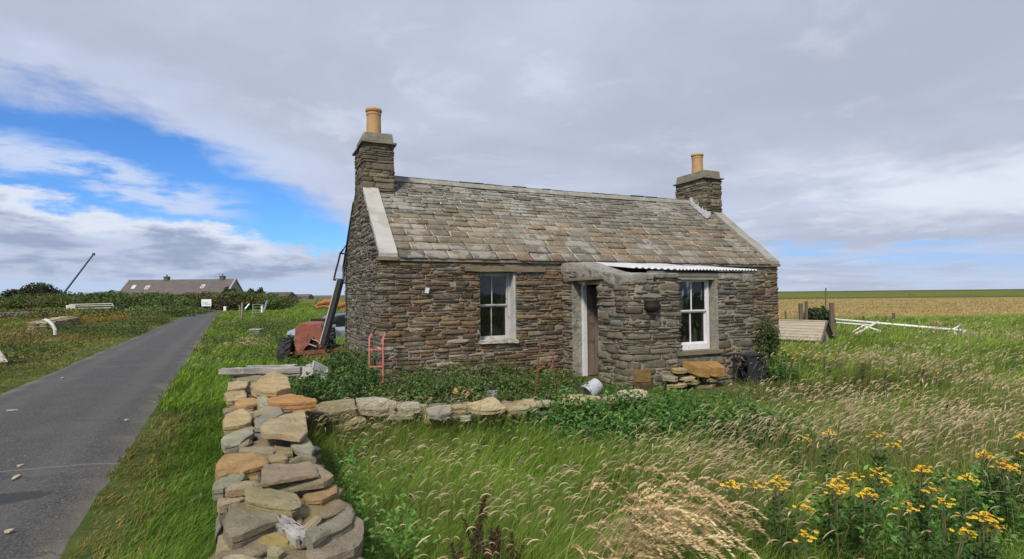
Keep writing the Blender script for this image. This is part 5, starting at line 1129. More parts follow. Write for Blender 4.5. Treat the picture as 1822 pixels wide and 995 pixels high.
# hedge bank along the far side, irregular mass of wind-cut bushes
def hedge():
    rn = np.random.default_rng(71); cs, rd, cc = [], [], []
    top = [(-60, 522), (0, 527), (60, 524), (110, 519), (200, 518), (300, 521), (360, 520), (430, 517), (480, 520), (512, 524), (522, 531)]
    tx, ty = zip(*top); pal = [(.075, .125, .026), (.10, .150, .036), (.055, .085, .022), (.125, .135, .042), (.11, .075, .036), (.13, .18, .04)]
    for px in np.arange(-120, 520, 5.):
        for k in range(3):
            y = 66+rn.uniform(-2, 5)+ (0 if px > 330 else 3); pt = np.interp(px, tx, ty)+rn.uniform(-1, 1.5); p = atd(px, pt, y)
            zt = p.z; r = rn.uniform(.8, 1.7); f = rn.uniform(.35, 1.0)
            c = pal[rn.choice(6, p=[.26, .22, .24, .12, .09, .07])] if not (395 < px < 440 and f < .6) else (.075, .045, .025)
            cs.append((p.x, y-(1-f)*4.5, (zt-.55)*f)); rd.append((r, 1.2, rn.uniform(.5, .75))); cc.append(c)
    n = 75000; P, idx, d = leaf_cloud(rn, cs, rd, n, .2, shell=.45); keep = P[:, 2] > 0; P, idx, d = P[keep], idx[keep], d[keep]
    V, q = leaf_quads(rn, P, .13, d); ci = np.array(cc)[idx]*rn.uniform(.6, 1.35, len(P))[:, None]
    o = np_mesh('hedge', V, [q], np.repeat(ci, 4, 0), LEAF); tag(o, 'long wind-cut hedge bank of mixed green bushes across the end of the road', 'hedge', kind='stuff')
    # lower scrub in front at left of the road
    cs, rd, cc = [], [], []
    for px in np.arange(-100, 352, 7.):
        y = 50+rn.uniform(-6, 8); p = atd(px, 550, y); h = rn.uniform(.3, 1.0)*(1.3 if px > 230 else .8); cs.append((p.x, y, h*.4)); rd.append((rn.uniform(.9, 2.0), 1.5, h*.6)); cc.append(pal[rn.choice(6)])
    P, idx, d = leaf_cloud(rn, cs, rd, 26000, .2, shell=.4); keep = P[:, 2] > 0; P, idx, d = P[keep], idx[keep], d[keep]
    V, q = leaf_quads(rn, P, .10, d); ci = np.array(cc)[idx]*rn.uniform(.6, 1.4, len(P))[:, None]
    o = np_mesh('scrub', V, [q], np.repeat(ci, 4, 0), LEAF); tag(o, 'low patchy scrub in front of the hedge left of the road', 'scrub', kind='stuff')
hedge()
shrub('bush', 'dark rounded wind-cut bush rising behind the hedge at the far left', 'bush', atd(57, 540, 84)*1.0-Vector((0, 0, .6)), (5.2, 2.2, 3.6), 9000, .2, [(.035, .045, .020), (.05, .06, .025)], 72, lobes=12)
for i, (px, l_, h) in enumerate(((197, 'small bush poking above the hedge at the left end of the long house', 3.1), (412, 'small bush just right of the long house gable', 3.0), (455, 'dark bush standing proud of the hedge right of the long house', 2.9))):
    p = atd(px, 530, 73); p.z = 0; shrub('bush', l_, 'bush', p, (1.0, .8, h), 1500, .16, [(.035, .055, .02), (.05, .07, .02)], 73+i, lobes=6)

# long dark-roofed house
def long_house():
    y = 108; a = atd(208, 520, y); b = atd(406, 519, y); L = b.x-a.x; t = thing('long_house', 'long low house with a dark brown slate roof behind the hedge', 'house', (a.x, y, 0), 0)
    zr = atd(300, 497.5, y+3).z; ze = 2.5; W = 6.4; sl_ = (zr-ze)/(W/2)
    wm = mat('far_wall', (.30, .28, .25), .9, nscale=1); rm = mat('far_slate', (.105, .092, .088), .85, nscale=1.2, namt=.22, spots=[((.15, .115, .075), .5, .55, .6)])
    bm = bmesh.new(); prism(bm, [(0, -.2), (W, -.2), (W, ze), (W/2, zr-.1), (0, ze)], 0, .2, L-.2); obj('wall', bm, wm, t)
    bm = bmesh.new(); prism(bm, [(-.3, ze-.15), (W/2, zr), (W+.3, ze-.15), (W+.3, ze-.32), (W/2, zr-.2), (-.3, ze-.32)], 0, .32, L-.32); rf_ = obj('roof', bm, rm, t)
    for x in (0, L-.3): bm = bmesh.new(); prism(bm, [(-.35, ze-.15), (W/2, zr+.12), (W+.35, ze-.15), (W+.35, ze-.36), (W/2, zr-.2), (-.35, ze-.36)], 0, x, x+.3); obj('verge', bm, mat('far_verge', (.30, .31, .33), .8), t)
    for px in (297, 396):
        x = atd(px, 495, y+W/2).x-a.x; bm = bmesh.new(); box(bm, x-.42, x+.42, W/2-.4, W/2+.4, zr-.5, zr+.62); box(bm, x-.5, x+.5, W/2-.48, W/2+.48, zr+.48, zr+.60); c_ = obj('chimney', bm, mat('far_chimney', (.10, .09, .085), .9), t)
        bm = bmesh.new(); lathe(bm, [(.14, zr+.6), (.12, zr+1.05), (.0, zr+1.05)], 12, T(x, W/2, 0)); obj('pot', bm, mat('far_pot', (.16, .10, .07), .8), c_)
    for px, py, w_, g_ in ((238, 512.5, .75, 0), (262, 513.5, .85, 1), (361, 511.5, .75, 1)):
        p = atd(px, py, y); x = p.x-a.x; zc = p.z; yv = (zc-ze+.15)/sl_-.3; h = .55
        for _ in range(4): q = atd(px, py, y+yv); zc = q.z; x = q.x-a.x; yv = (zc-ze+.15)/sl_
        bm = bmesh.new(); M = T(x, yv, ze+yv*sl_+.0) @ Rm(math.atan(sl_), 'X')
        box(bm, -w_/2, w_/2, -h, h, .0, .10, M); f_ = obj('skylight', bm, mat('far_white', (.50, .52, .52), .5), t)
        if g_: bm = bmesh.new(); box(bm, -w_/2+.13, w_/2-.13, -h+.14, h-.3, .105, .12, M); obj('pane', bm, mat('far_glass', (.22, .25, .28), .1), f_)
long_house()
# pale long shed roof far left
p0, p1 = atd(-60, 531, 85), atd(60, 527, 85); bm = bmesh.new(); prism(bm, [(85, -.2), (85, .9), (87.5, 1.82), (90, .9), (90, -.2)], 0, p0.x, p1.x); o = obj('long_shed', bm, mat('far_sheet', (.58, .61, .65), .6, nscale=.6, namt=.15)); tag(o, 'long low shed with a pale metal roof behind the hedge at the far left', 'shed')
bm = bmesh.new(); box(bm, p0.x-.1, p1.x+.1, 84.9, 85.0, .85, 1.0); obj('eaves_board', bm, mat('far_white', (.72, .74, .74)), o)
# leaning pole
bm = bmesh.new(); tube(bm, [atd(112, 524, 76), atd(166, 453, 76)], [.13, .10], 10); o = obj('pole', bm, mat('pole_grey', (.085, .10, .125), .6)); tag(o, 'grey pole leaning far over to the right above the hedge', 'pole')
bm = bmesh.new(); lathe(bm, [(0, -.2), (.17, -.18), (.2, 0), (.15, .18), (0, .2)], 10, Matrix.Translation(atd(166.5, 452.5, 76))); obj('pole_cap', bm, mat('pole_grey'), o)
# signs
sb = thing('notice_board', 'white roadside sign board with grey lettering before the hedge at the end of the road', 'sign', atd(367, 549, 57), 0); ori = sb.location.copy(); ori.z = 0; sb.location = ori
a, b = atd(358.5, 545, 57)-ori, atd(376, 532.5, 57)-ori
obj('board', BX(a.x, b.x, -.02, .02, a.z, b.z), mat('sign_white', (.72, .76, .82), .5), sb)
bm = bmesh.new(); w_ = b.x-a.x; h = b.z-a.z
for (x0, x1, z0, z1) in ((.12, .72, .50, .56), (.12, .60, .40, .44), (.40, .88, .22, .34), (.12, .32, .20, .25)): box(bm, a.x+x0*w_, a.x+x1*w_, -.026, -.021, a.z+z0*h, a.z+z1*h)
obj('lettering', bm, mat('sign_grey', (.22, .26, .30), .6), sb)
for x in (a.x+.1, b.x-.1): obj('post', BX(x-.03, x+.03, .022, .07, -.3, b.z), mat('grey_board'), sb)
o = obj('marker_box', BX(-.14, .14, -.1, .1, -.1, .52), mat('sign_white'), None, bevel=.02); o.location = atd(400.5, 549, 60); o.location.z = 0.05; tag(o, 'small white marker box on the ground below the hedge, right of the notice board', 'marker')
# gate and posts right of the road
gt = thing('field_gate', 'pale green metal field gate standing open in the grass beyond the cottage', 'gate', (0, 0, 0)); d = 48
G = [atd(x, y, d) for x, y in ((450, 551), (450, 537.5), (468, 550), (468, 538))]; gt.location = (G[0].x, d, 0); o_ = gt.location
gm = mat('gate_green', (.24, .33, .24), .6)
bm = bmesh.new(); W = G[2].x-G[0].x
bar(bm, (0, 0, 0), (0, 0, .95), .05); bar(bm, (W, 0, 0), (W, 0, .95), .05)
for z_ in (.2, .45, .7, .93): bar(bm, (0, 0, z_), (W, 0, z_), .035)
obj('gate_frame', bm, gm, gt)
for (px, py, pt, w_, d_, c, l_, lean) in ((430, 562, 540, .12, 38, (.22, .20, .17), 'grey wooden post at the right road edge, nearest the gate', .05), (427, 561, 545, .08, 39, (.2, .18, .15), 'short thin grey post just left of the taller road edge post', -.03), (466, 553, 545, .14, 50, (.75, .77, .70), 'short white post at the foot of the green gate', 0), (470, 550, 536, .16, 52, (.25, .26, .30), 'grey leaning stake beside the right end of the green gate', .3)):
    p = atd(px, py, d_); q = atd(px, pt, d_); h = q.z-p.z+.05; bm = bmesh.new(); bar(bm, (0, 0, -.15), (lean, 0, h), w_); o = obj('post', bm, mat('p%d' % px, c, .85, nscale=6), None, bevel=.01); o.location = p; tag(o, l_, 'post')
bm = bmesh.new(); bar(bm, atd(436, 550, 40), atd(443.5, 541, 40.5), .10, .05); tag(obj('white_board', bm, mat('sign_white'), None), 'short white board leaning between the grey road edge post and the gate', 'board')
# old grey crate near the verge
o = thing('crate', 'weathered grey wooden crate half sunk in grass right of the road', 'crate', atd(456, 585, 25)); o.location.z = float(hill(o.location.x, 25)); 
bm = bmesh.new()
o.scale = (.62, .62, .62)
for z_ in (.12, .30, .48): box(bm, -.36, .36, -.3, -.27, z_, z_+.13)
box(bm, -.36, -.33, -.27, .3, .05, .6); box(bm, .33, .36, -.27, .3, .05, .6); obj('side', bm, mat('grey_board'), o); obj('top_rail', BX(-.40, .40, -.34, .3, .62, .68), mat('pale_sill'), o)
# rusty farm implement in the field
im = thing('rusty_implement', 'heap of orange rusted farm machinery lying in the field left of the cottage', 'machinery', atd(588, 548, 42)); im.location.z = 0
om = mat('orange_rust', (.28, .12, .04), .8, nscale=3, namt=.4); L0 = im.location
def rel(x, y): return atd(x, y, 42)-L0
bm = bmesh.new(); tube(bm, [rel(561, 546), rel(568, 541), rel(580, 537), rel(598, 538), rel(612, 544)], [.10, .16, .22, .2, .12], 8); obj('arm', bm, om, im)
bm = bmesh.new(); tube(bm, [rel(563, 548), rel(575, 545), rel(590, 547)], .12, 8); tube(bm, [rel(600, 546), rel(616, 541)], .2, 8); lathe(bm, [(.15, -.1), (.35, -.1), (.35, .1), (.15, .1)], 16, Matrix.Translation(rel(612, 545)) @ Rm(R(90), 'X'), closed=True); obj('frame', bm, om, im)
bm = bmesh.new(); bar(bm, rel(560, 541), rel(567, 530), .05); bar(bm, rel(566, 540), rel(573, 532), .04); obj('tine', bm, mat('iron_dark', (.05, .05, .05), .7), im)
for i, (px, py) in enumerate(((534, 556), (541, 563))):
    p = at(px, py, .1); bm = bmesh.new(); box(bm, -.35, .35, -.15, .15, 0, .03); o = obj('pale_sheet', bm, mat('pale_sill'), None, bevel=.01); o.location = p; tag(o, ('pale flat slab lying in the field, the farther of two above the car', 'pale flat slab lying in the field, the nearer of two above the car')[i], 'slab')
# far farmsteads on the skyline
for i, (x0, x1, y0, d_, c, l_) in enumerate(((470, 512, 520.5, 190, (.075, .075, .06), 'dark low farm roof on the skyline right of the hedge'), (516, 549, 524.0, 300, (.10, .10, .10), 'small grey farm building on the skyline left of the cottage'), (551, 628, 526.0, 500, (.12, .13, .14), 'long low grey sheds on the distant skyline behind the tractor boom'))):
    a, b = atd(x0, y0, d_), atd(x1, y0, d_); zt = a.z; bm = bmesh.new(); W = 8; prism(bm, [(d_, -.5), (d_, zt*.6), (d_+W/2, zt+.1), (d_+W, zt*.6), (d_+W, -.5)], 0, a.x, b.x); o = obj('far_farm', bm, mat('farf%d' % i, c, .9, nscale=.3)); tag(o, l_, 'building')
    if i == 1: obj('door', BX(a.x+4, a.x+6, d_-.05, d_-.01, 0, zt*.5), mat('iron_dark'), o)
# left field: ruined walls, timber stack, stone pile
def rubble_row(name, label, pA, pB, w_, h, seed):
    t = thing(name, label, 'wall', pA); wall_body((pA.x, pA.y), (pB.x, pB.y), w_, h, seed, t, 'stone_courses')
rubble_row('ruined_wall', 'low ruined stone wall with rusty growth in the left field', at(-30, 566, .1), at(95, 562, .1), .8, .50, 23)
rubble_row('ruined_wall', 'broken low stone wall farther back right of the timber stack in the left field', at(215, 557, .1), at(262, 556, .1), .6, .40, 24)
ts = thing('timber_stack', 'stack of pale grey boards and poles lying in the left field before the hedge', 'timber stack', at(160, 556, 0)); L1 = ts.location.copy(); d = L1.y
def r2(x, y, dd=0): return atd(x, y, d+dd)-L1
bm = bmesh.new(); bar(bm, r2(119, 547), r2(136, 547), .35, .5); obj('end_sheet', bm, mat('pale_sheet', (.52, .52, .49), .7, nscale=2), ts, bevel=.03)
for k, (ya, yb) in enumerate(((542, 540), (545, 543.5), (549, 547.5))):
    bm = bmesh.new(); bar(bm, r2(124, ya, .1*k), r2(201, yb, .1*k), .16, .10); obj('board', bm, mat('pale_board', (.46, .45, .42), .8, nscale=2), ts)
bm = bmesh.new(); bar(bm, r2(200, 541), r2(203, 548), .10); bar(bm, r2(201, 547), r2(209, 545), .10); bar(bm, r2(208, 544), r2(206, 551), .08); obj('bracket', bm, mat('pale_board'), ts)
sp = thing('stone_heap', 'heap of flat stones and turf in the left field beside the road', 'stone heap', at(100, 590, 0))
wall_body(tuple(at(78, 590, 0))[:2], tuple(at(122, 580, 0))[:2], 1.1, .50, 25, sp)
for i, (x, y, c) in enumerate(((90, 565, TAN), (104, 562, PAL), (118, 560, TAN), (82, 570, (.40, .33, .30)))):
    ctr = at(x, y+6, .52); pts = [(ctr.x+.35*math.cos(a)*random.uniform(.8, 1.2), ctr.y+.30*math.sin(a)) for a in np.linspace(0, 6.28, 8)[:-1]]; reparent(rock('capstone', pts, .60, .07, c, None, seed=200+i), sp)
bm = bmesh.new(); q0 = [atd(x, y, 21.5) for x, y in ((80, 569), (87, 572), (94, 579), (98, 587), (98, 596))]; tube(bm, q0, .06, 10); tag(obj('bent_pipe', bm, mat('pipe_white', (.55, .58, .52), .5)), 'pale bent pipe arching down over the stone heap in the left field', 'pipe')
bm = bmesh.new(); bar(bm, at(-14, 612, .5), at(8, 645, .1), .12, .03); tag(obj('plank', bm, mat('pale_sill')), 'short pale plank slanting into the frame at the far left edge', 'plank')

# ------------------------------------------------------------------ right field
def hut():
    pA = atd(1483, 606, 15.5); ang = R(-12)
    t = thing('hen_hut', 'low wooden hut with pale ribbed roof boards sunk in the grass right of the cottage', 'hut', (atd(1466, 610, 15.2).x, 15.2, 0), R(-46))
    rm = mat('roof_board', (.36, .32, .26), .85, nscale=5, namt=.25, stretch=(.5, 3, 3)); L = 3.0; W = 1.05; zr, ze = .74, .24
    fb_ = mat('board_pale', (.40, .38, .33), .8, nscale=8, namt=.3)
    bm = bmesh.new(); prism(bm, [(-W/2+.06, -.1), (W/2-.06, -.1), (W/2-.06, ze+.02), (0, zr-.04), (-W/2+.06, ze+.02)], 0, -L, 0); obj('wall', bm, mat('hut_wall', (.30, .27, .225), .9, nscale=3), t)
    n = 7; bm = bmesh.new(); bm2 = bmesh.new()
    for s in (-1, 1):
        for k in range(n):
            a, b = k/n, (k+1)/n; y0, z0 = s*(W/2+.06)*(1-a), ze-.03+(zr-ze+.03)*a; y1, z1 = s*(W/2+.06)*(1-b), ze-.03+(zr-ze+.03)*b
            prism(bm, [(y0, z0+.035), (y1, z1+.012), (y1, z1-.006), (y0, z0+.012)], 0, -L-.1, .08)
    r_ = obj('roof', bm, rm, t); bm2.free(); obj('ridge_board', BX(-L-.1, .09, -.04, .04, zr-.0, zr+.03), fb_, r_, bevel=.004)
    bm = bmesh.new()
    for s in (-1, 1): bar(bm, (.10, s*(W/2+.07), ze-.05), (.10, 0, zr+.02), .05, .03)
    obj('barge_board', bm, mat('barge_dark', (.10, .085, .07), .8), t)
    obj('door', BX(.01, .03, -.12, .10, .0, .34), mat('barge_dark'), t)
hut()
def posts():
    W_ = mat('old_post', (.13, .105, .075), .9, nscale=6, namt=.4, stretch=(3, 3, .4), bump=.4)
    for i, (px, pb, pt, w_, d_, lean, l_) in enumerate(((1426, 590, 540, .12, 17.5, .0, 'dark square fence post behind the hut, leftmost of the three tall ones'), (1433, 590, 536, .09, 17.6, .06, 'thinner fence post touching the leftmost one behind the hut'), (1481, 592, 538.5, .12, 17.0, -.0, 'tall brown fence post at the right end of the hut'), (1591, 585, 557, .10, 25, 0, 'short dark stump post behind the fallen white poles, left one'), (1647, 584, 566, .12, 27, .03, 'short dark stump post behind the fallen white poles, right one'), (1539, 585, 562, .08, 23, -.05, 'small dark post among weeds by the white pole joint'), (1398, 590, 554, .06, 20, .02, 'thin weathered stake between the cottage corner and the hut posts'))):
        p = atd(px, pb, d_); h = (pb-pt)*d_/956; z0 = max(-.1, p.z); bm = bmesh.new(); bar(bm, (0, 0, -.2), (lean, 0, atd(px, pt, d_).z), w_, w_*.8); o = obj('fence_post', bm, W_, None, bevel=.012); o.location = (p.x, p.y, 0); tag(o, l_, 'post')
posts()
p = atd(1457, 592, 17.8); p.z = 0; shrub('bush', 'dense dark green bush between the fence posts behind the hut', 'bush', p, (.52, .4, 1.15), 3500, .05, [(.04, .07, .022), (.055, .09, .03)], 91, lobes=9)
bm = bmesh.new(); bar(bm, (0, 0, 0), (.04, 0, 1.05), .03); o = obj('fence_post', bm, mat('old_post')); q = atd(1470, 550, 17.9); o.location = (q.x-.03, q.y, q.z-.35); tag(o, 'thin stake rising out of the bush between the fence posts', 'post')
def goal():
    t = thing('goal_frame', 'toppled white tubular goal frame lying in the long grass behind the hut', 'goal frame', atd(1600, 590, 19)); t.location.z = 0; L_ = t.location.copy(); pm = mat('goal_white', (.70, .70, .62), .55, nscale=3, namt=.12, spots=[((.35, .30, .2), 4, .64, .5)])
    P = lambda x, y, d: atd(x, y, d)-L_
    for nm, pts, r in (('crossbar', [(1478, 568, 20.5), (1716, 588.5, 18)], .045), ('back_bar', [(1478, 573.5, 20.8), (1550, 579, 20.2)], .032), ('leg', [(1562, 573, 19.6), (1522, 595, 18.6)], .045), ('leg', [(1512, 594, 18.8), (1536, 579.5, 19.4), (1568, 590, 18.8)], .03), ('leg', [(1694, 587, 18.1), (1710, 578.5, 18.8)], .03), ('brace', [(1569, 590, 18.8), (1562, 593, 18.6)], .03)):
        bm = bmesh.new(); tube(bm, [P(*q) for q in pts], r, 8); obj(nm, bm, pm, t, smooth=True)
    pt_ = thing('broken_trestle', 'broken pale wooden trestle at the right end of the toppled goal frame', 'trestle', atd(1705, 606, 17.2)); pt_.location.z = 0; L2 = pt_.location.copy(); Q = lambda x, y, d: atd(x, y, d)-L2; wm = mat('trestle_wood', (.42, .40, .35), .8, nscale=5, namt=.3)
    for a, b, w_ in (((1690, 608, 17), (1712, 599, 17.3), .05), ((1697, 590, 17.6), (1707, 603, 17.2), .08), ((1718, 587, 17.5), (1707, 603, 17.2), .08), ((1708, 602, 17.2), (1724, 597, 17.4), .06)):
        bm = bmesh.new(); bar(bm, Q(*a), Q(*b), w_, .03); obj('slat', bm, wm, pt_)
goal()
bm = bmesh.new(); q = atd(1618, 529, 130); bar(bm, (q.x, q.y, .0), (q.x+.1, q.y, q.z+.9), .12); bar(bm, (q.x+.2, q.y, .6), (q.x+2.4, q.y, q.z-.0), .10); tag(obj('dead_branch', bm, mat('old_post')), 'tiny dark broken stake far off in the right field', 'stake')
# ------------------------------------------------------------------ grasses
def polar(rn, n, r0, r1, a0=-56, a1=56, ymin=-1):
    r = np.exp(rn.uniform(math.log(r0), math.log(r1), n)); a = np.radians(rn.uniform(a0, a1, n)); return r*np.sin(a), r*np.cos(a), r
def wall_sd(x, y): return np.abs(x-.20+.512*y)*.89
LOWX = [(pa.x, pa.y), (pb.x, pb.y), (pc.x, pc.y)]
def low_y(x): return np.interp(x, [p[0] for p in LOWX], [p[1] for p in LOWX])
def G(px, py, rx, ry, z=.35, w=1.): p = at(px, py, z); return (p.x, p.y, rx, ry, w)
def zone(x, y, L_):
    s = np.zeros_like(x)
    for cx, cy_, rx, ry, w_ in L_: s = np.maximum(s, w_*np.exp(-(((x-cx)/rx)**2+((y-cy_)/ry)**2)))
    return s
def blades(name, x, y, h, wd, col, lean, rn, mt=None, label=None, curl=.9):
    n = len(x); z = hill(x, y)-.02; r_ = np.hypot(x, y)
    la = rn.normal(0, .75, n)+np.radians(-5)+3.6*(fb(x, y, .9, 91)-.5); h = h*np.where(r_ < 30, .62+.78*fb(x, y, 1.1, 93), 1.); pm = np.where(r_ < 60, .66+.72*fb(x, y, 1.5, 95), 1.)[:, None]; col = col*pm; lx, ly = np.cos(la), np.sin(la)      # wind from the left; pm paints shadowy and bright swirls into blade colour
    wa = rn.uniform(0, np.pi, n); wx, wy = np.cos(wa)*wd, np.sin(wa)*wd
    pts = []
    for t, wf in ((0, 1.), (.42, .85), (.78, .5), (1., 0)):
        out = lean*h*(t**1.8)*curl; up_ = h*(t-.38*lean*t*t*curl)
        cx, cy_, cz = x+lx*out, y+ly*out, z+up_
        if wf: pts.append(np.stack([cx-wx*wf, cy_-wy*wf, cz], 1)); pts.append(np.stack([cx+wx*wf, cy_+wy*wf, cz], 1))
        else: pts.append(np.stack([cx, cy_, cz], 1))
    V = np.stack(pts, 1).reshape(-1, 3); b = np.arange(n)*7
    q = np.concatenate([np.stack([b, b+1, b+3, b+2], 1), np.stack([b+2, b+3, b+5, b+4], 1)]); t3 = np.stack([b+4, b+5, b+6], 1)
    C = np.repeat(col, 7, 0)
    o = np_mesh(name, V, [q, t3], C, mt or BLADE); o['kind'] = 'stuff'; o['label'] = label; return o
def colmix(rn, n, cols, w_=None):
    i = rn.choice(len(cols), n, p=None if w_ is None else np.array(w_)/sum(w_)); return np.array(cols)[i]*rn.uniform(.7, 1.25, n)[:, None]
def mixc(a, b, t): return a*(1-t[:, None])+b*t[:, None]
NET = [G(1110, 735, 1.0, .38), G(1230, 745, .9, .42), G(1340, 755, .7, .35), G(1020, 725, .55, .25), G(1180, 715, .8, .25)]
NET = [(c[0], c[1], c[2], c[3], 1.) for c in NET]
SEED = [G(1640, 770, 1.7, .9), G(1450, 790, 1.1, .6), G(1760, 720, 2.2, 1.2), G(1330, 850, .7, .45, .35, .9), G(1560, 640, 1.9, 1.4, .3, .9), G(1640, 655, 1.6, 1.4, .3, .7), G(1480, 665, 1.6, .8, .3, .7), G(1500, 720, 1.4, .6, .3, .7), G(1240, 840, .55, .4, .35, .7), G(1050, 850, .6, .4, .35, .2), G(680, 765, .9, .35, .3, .9), G(620, 800, .35, .5, .3, .5), G(760, 850, .5, .4, .35, .22), G(900, 930, .5, .3, .35, .2), G(1700, 900, .8, .4, .4, .3), G(1480, 930, .6, .3, .4, .3), G(1700, 600, 4., 3., .2, .55)]
def region(x, y):
    u, v = house_uv(x, y); rd = road_d(x, y); ws = wall_sd(x, y)
    clear = (u > PU0+.7) & (u < PU0+2.0) & (v < -PV+.1) & (v > -PV-.62)
    inh = clear | (u > -.02) & (u < HL+.02) & (v > -.02) & (v < HW) | (u > PU0-.02) & (u < PU1+.02) & (v > -PV-.02) & (v < 0)
    onroad = (rd < -.03-.26*fb(x, y, 2.5, 77)**2) & (rd > -2.60); onwall = (ws < .22) & (y < 7.3)
    onlow = (np.abs(y-low_y(x)) < .14) & (x > -2.2) & (x < pc.x+.1)
    return u, v, rd, ws, inh, onroad, onwall, onlow
def grass_field(n, r0, r1, seed, wmul, name, label, band):
    rn = np.random.default_rng(seed); x, y, r = polar(rn, n, r0, r1); u, v, rd, ws, inh, onr, onw, onl = region(x, y)
    left = rd < -2.5; verge = (rd > -.2) & (x < .20-.512*y) & (y < 7.5); verge2 = (rd > -.2) & (rd < 2.2) & (y >= 7.5)
    yard = (y > low_y(x)) & (v < .3) & (x > .2-.512*y) & (u < PU1+.3) & (u > -4)
    nf = fb(x, y, .9, 61); nf2 = fb(x, y, .22, 62); n3 = fb(x, y, 3.2, 63)
    h = .30+.16*nf+.10*(n3-.5); col = colmix(rn, n, [(.120, .225, .028), (.155, .275, .034), (.09, .165, .026), (.20, .26, .065)], [4, 3, 2.5, 1.2])
    dry = colmix(rn, n, [(.26, .22, .10), (.20, .19, .07), (.32, .26, .14)])
    zs = zone(x, y, SEED); col = mixc(col, dry, np.clip(.08+.42*zs*sst(nf, .3, .6)+.3*sst(nf2, .55, .7), 0, .8)*(rn.random(n) < .75))
    zn = zone(x, y, NET); col = mixc(col, colmix(rn, n, [(.065, .145, .024), (.085, .18, .028)]), sst(zn, .3, .6)*.8); h = h-.08*sst(zn, .3, .6)
    col = np.where(verge[:, None], colmix(rn, n, [(.090, .190, .022), (.115, .225, .026), (.065, .140, .020), (.18, .23, .055)], [4, 3, 2.5, .7]), col); h = np.where(verge, .09+.10*n3+.04*sst(rd, .2, .7), h)
    ew = np.minimum(np.abs(rd), np.abs(rd+2.62)); edge = (verge | verge2 | left) & (rn.random(n) < .75*np.exp(-(ew/(.16+.22*nf))**2))
    col = np.where(edge[:, None], dry*np.array([.8, .78, .6]), col); h = h*(1-.55*np.exp(-(ew/.22)**2)*(verge | verge2 | left))
    h = np.where(yard, .10+.12*nf, h); col = np.where(yard[:, None], colmix(rn, n, [(.055, .095, .022), (.08, .125, .026), (.15, .13, .06)], [4, 3, 1.6]), col)
    bk = (v > .3) & (u < 0) & (~verge2) & (rd > 0) | verge2
    h = np.where(bk, .16+.16*nf, h); col = np.where(bk[:, None], mixc(colmix(rn, n, [(.125, .235, .028), (.16, .275, .032), (.095, .17, .026)]), dry*.8, (sst(nf2, .5, .7)*.6+.1)*sst(y, 8, 16)), col)
    lc = mixc(colmix(rn, n, [(.145, .185, .032), (.18, .215, .038), (.10, .135, .028)]), dry*.75, np.clip(sst(nf2, .42, .62)*.8+.12, 0, 1)); near_edge = sst(-rd, 4.6, 3.0)*sst(y, 30, 10)
    lc = mixc(lc, colmix(rn, n, [(.19, .22, .03), (.15, .19, .03)]), near_edge*.6)
    h = np.where(left, .07+.20*nf*sst(-rd, 2.8, 5.), h); col = np.where(left[:, None], lc, col)
    gold = (x > 4+nf2*4) & (y > 24+6*nf2) & (~left) & (v > -20) & (u > 5)
    gs = sst(y+8*(nf2-.5), 27, 33)*sst(x, 4, 9); gcol = colmix(rn, n, [(.40, .31, .17), (.36, .28, .145), (.44, .35, .20), (.31, .28, .11)], [3, 3, 2, 1.3])
    col = mixc(col, gcol/np.maximum(.6, gcol.sum(1)/.70)[:, None], gs*(rn.random(n) < .93)); h = h*(1-.5*gs)
    keep = ~(inh | onr | onw | onl); 
    if band == 0: keep &= rn.random(n) < np.where(left, .9, 1)
    ends = sst(r, r1*.72, r1) if r1 > 60 else 0
    keep &= (rn.random(n) > ends*.7); keep &= (y > -.5)
    wd = wmul*np.maximum(.0023, r*.00062)*rn.uniform(.6, 1.5, n); h = h*rn.uniform(.55, 1.25, n); lean = np.clip(rn.normal(.95, .42, n), .05, 1.8)
    # sight of foreground: keep blades out of the lens
    keep &= r > .9
    k = keep; return blades(name, x[k], y[k], h[k], wd[k], np.clip(col[k]*np.array([1.28, 1.22, 1.05]), .01, .8), lean[k], rn, label=label)
grass_field(270000, 1.1, 7, 101, 1.0, 'grass', 'long windblown green grass in the foreground and verge', 0)
grass_field(170000, 6.5, 30, 102, 1.15, 'meadow_grass', 'long meadow grass around the cottage and along the road', 1)
grass_field(190000, 26, 120, 103, .85, 'field_grass', 'distant green and golden field grass', 2)

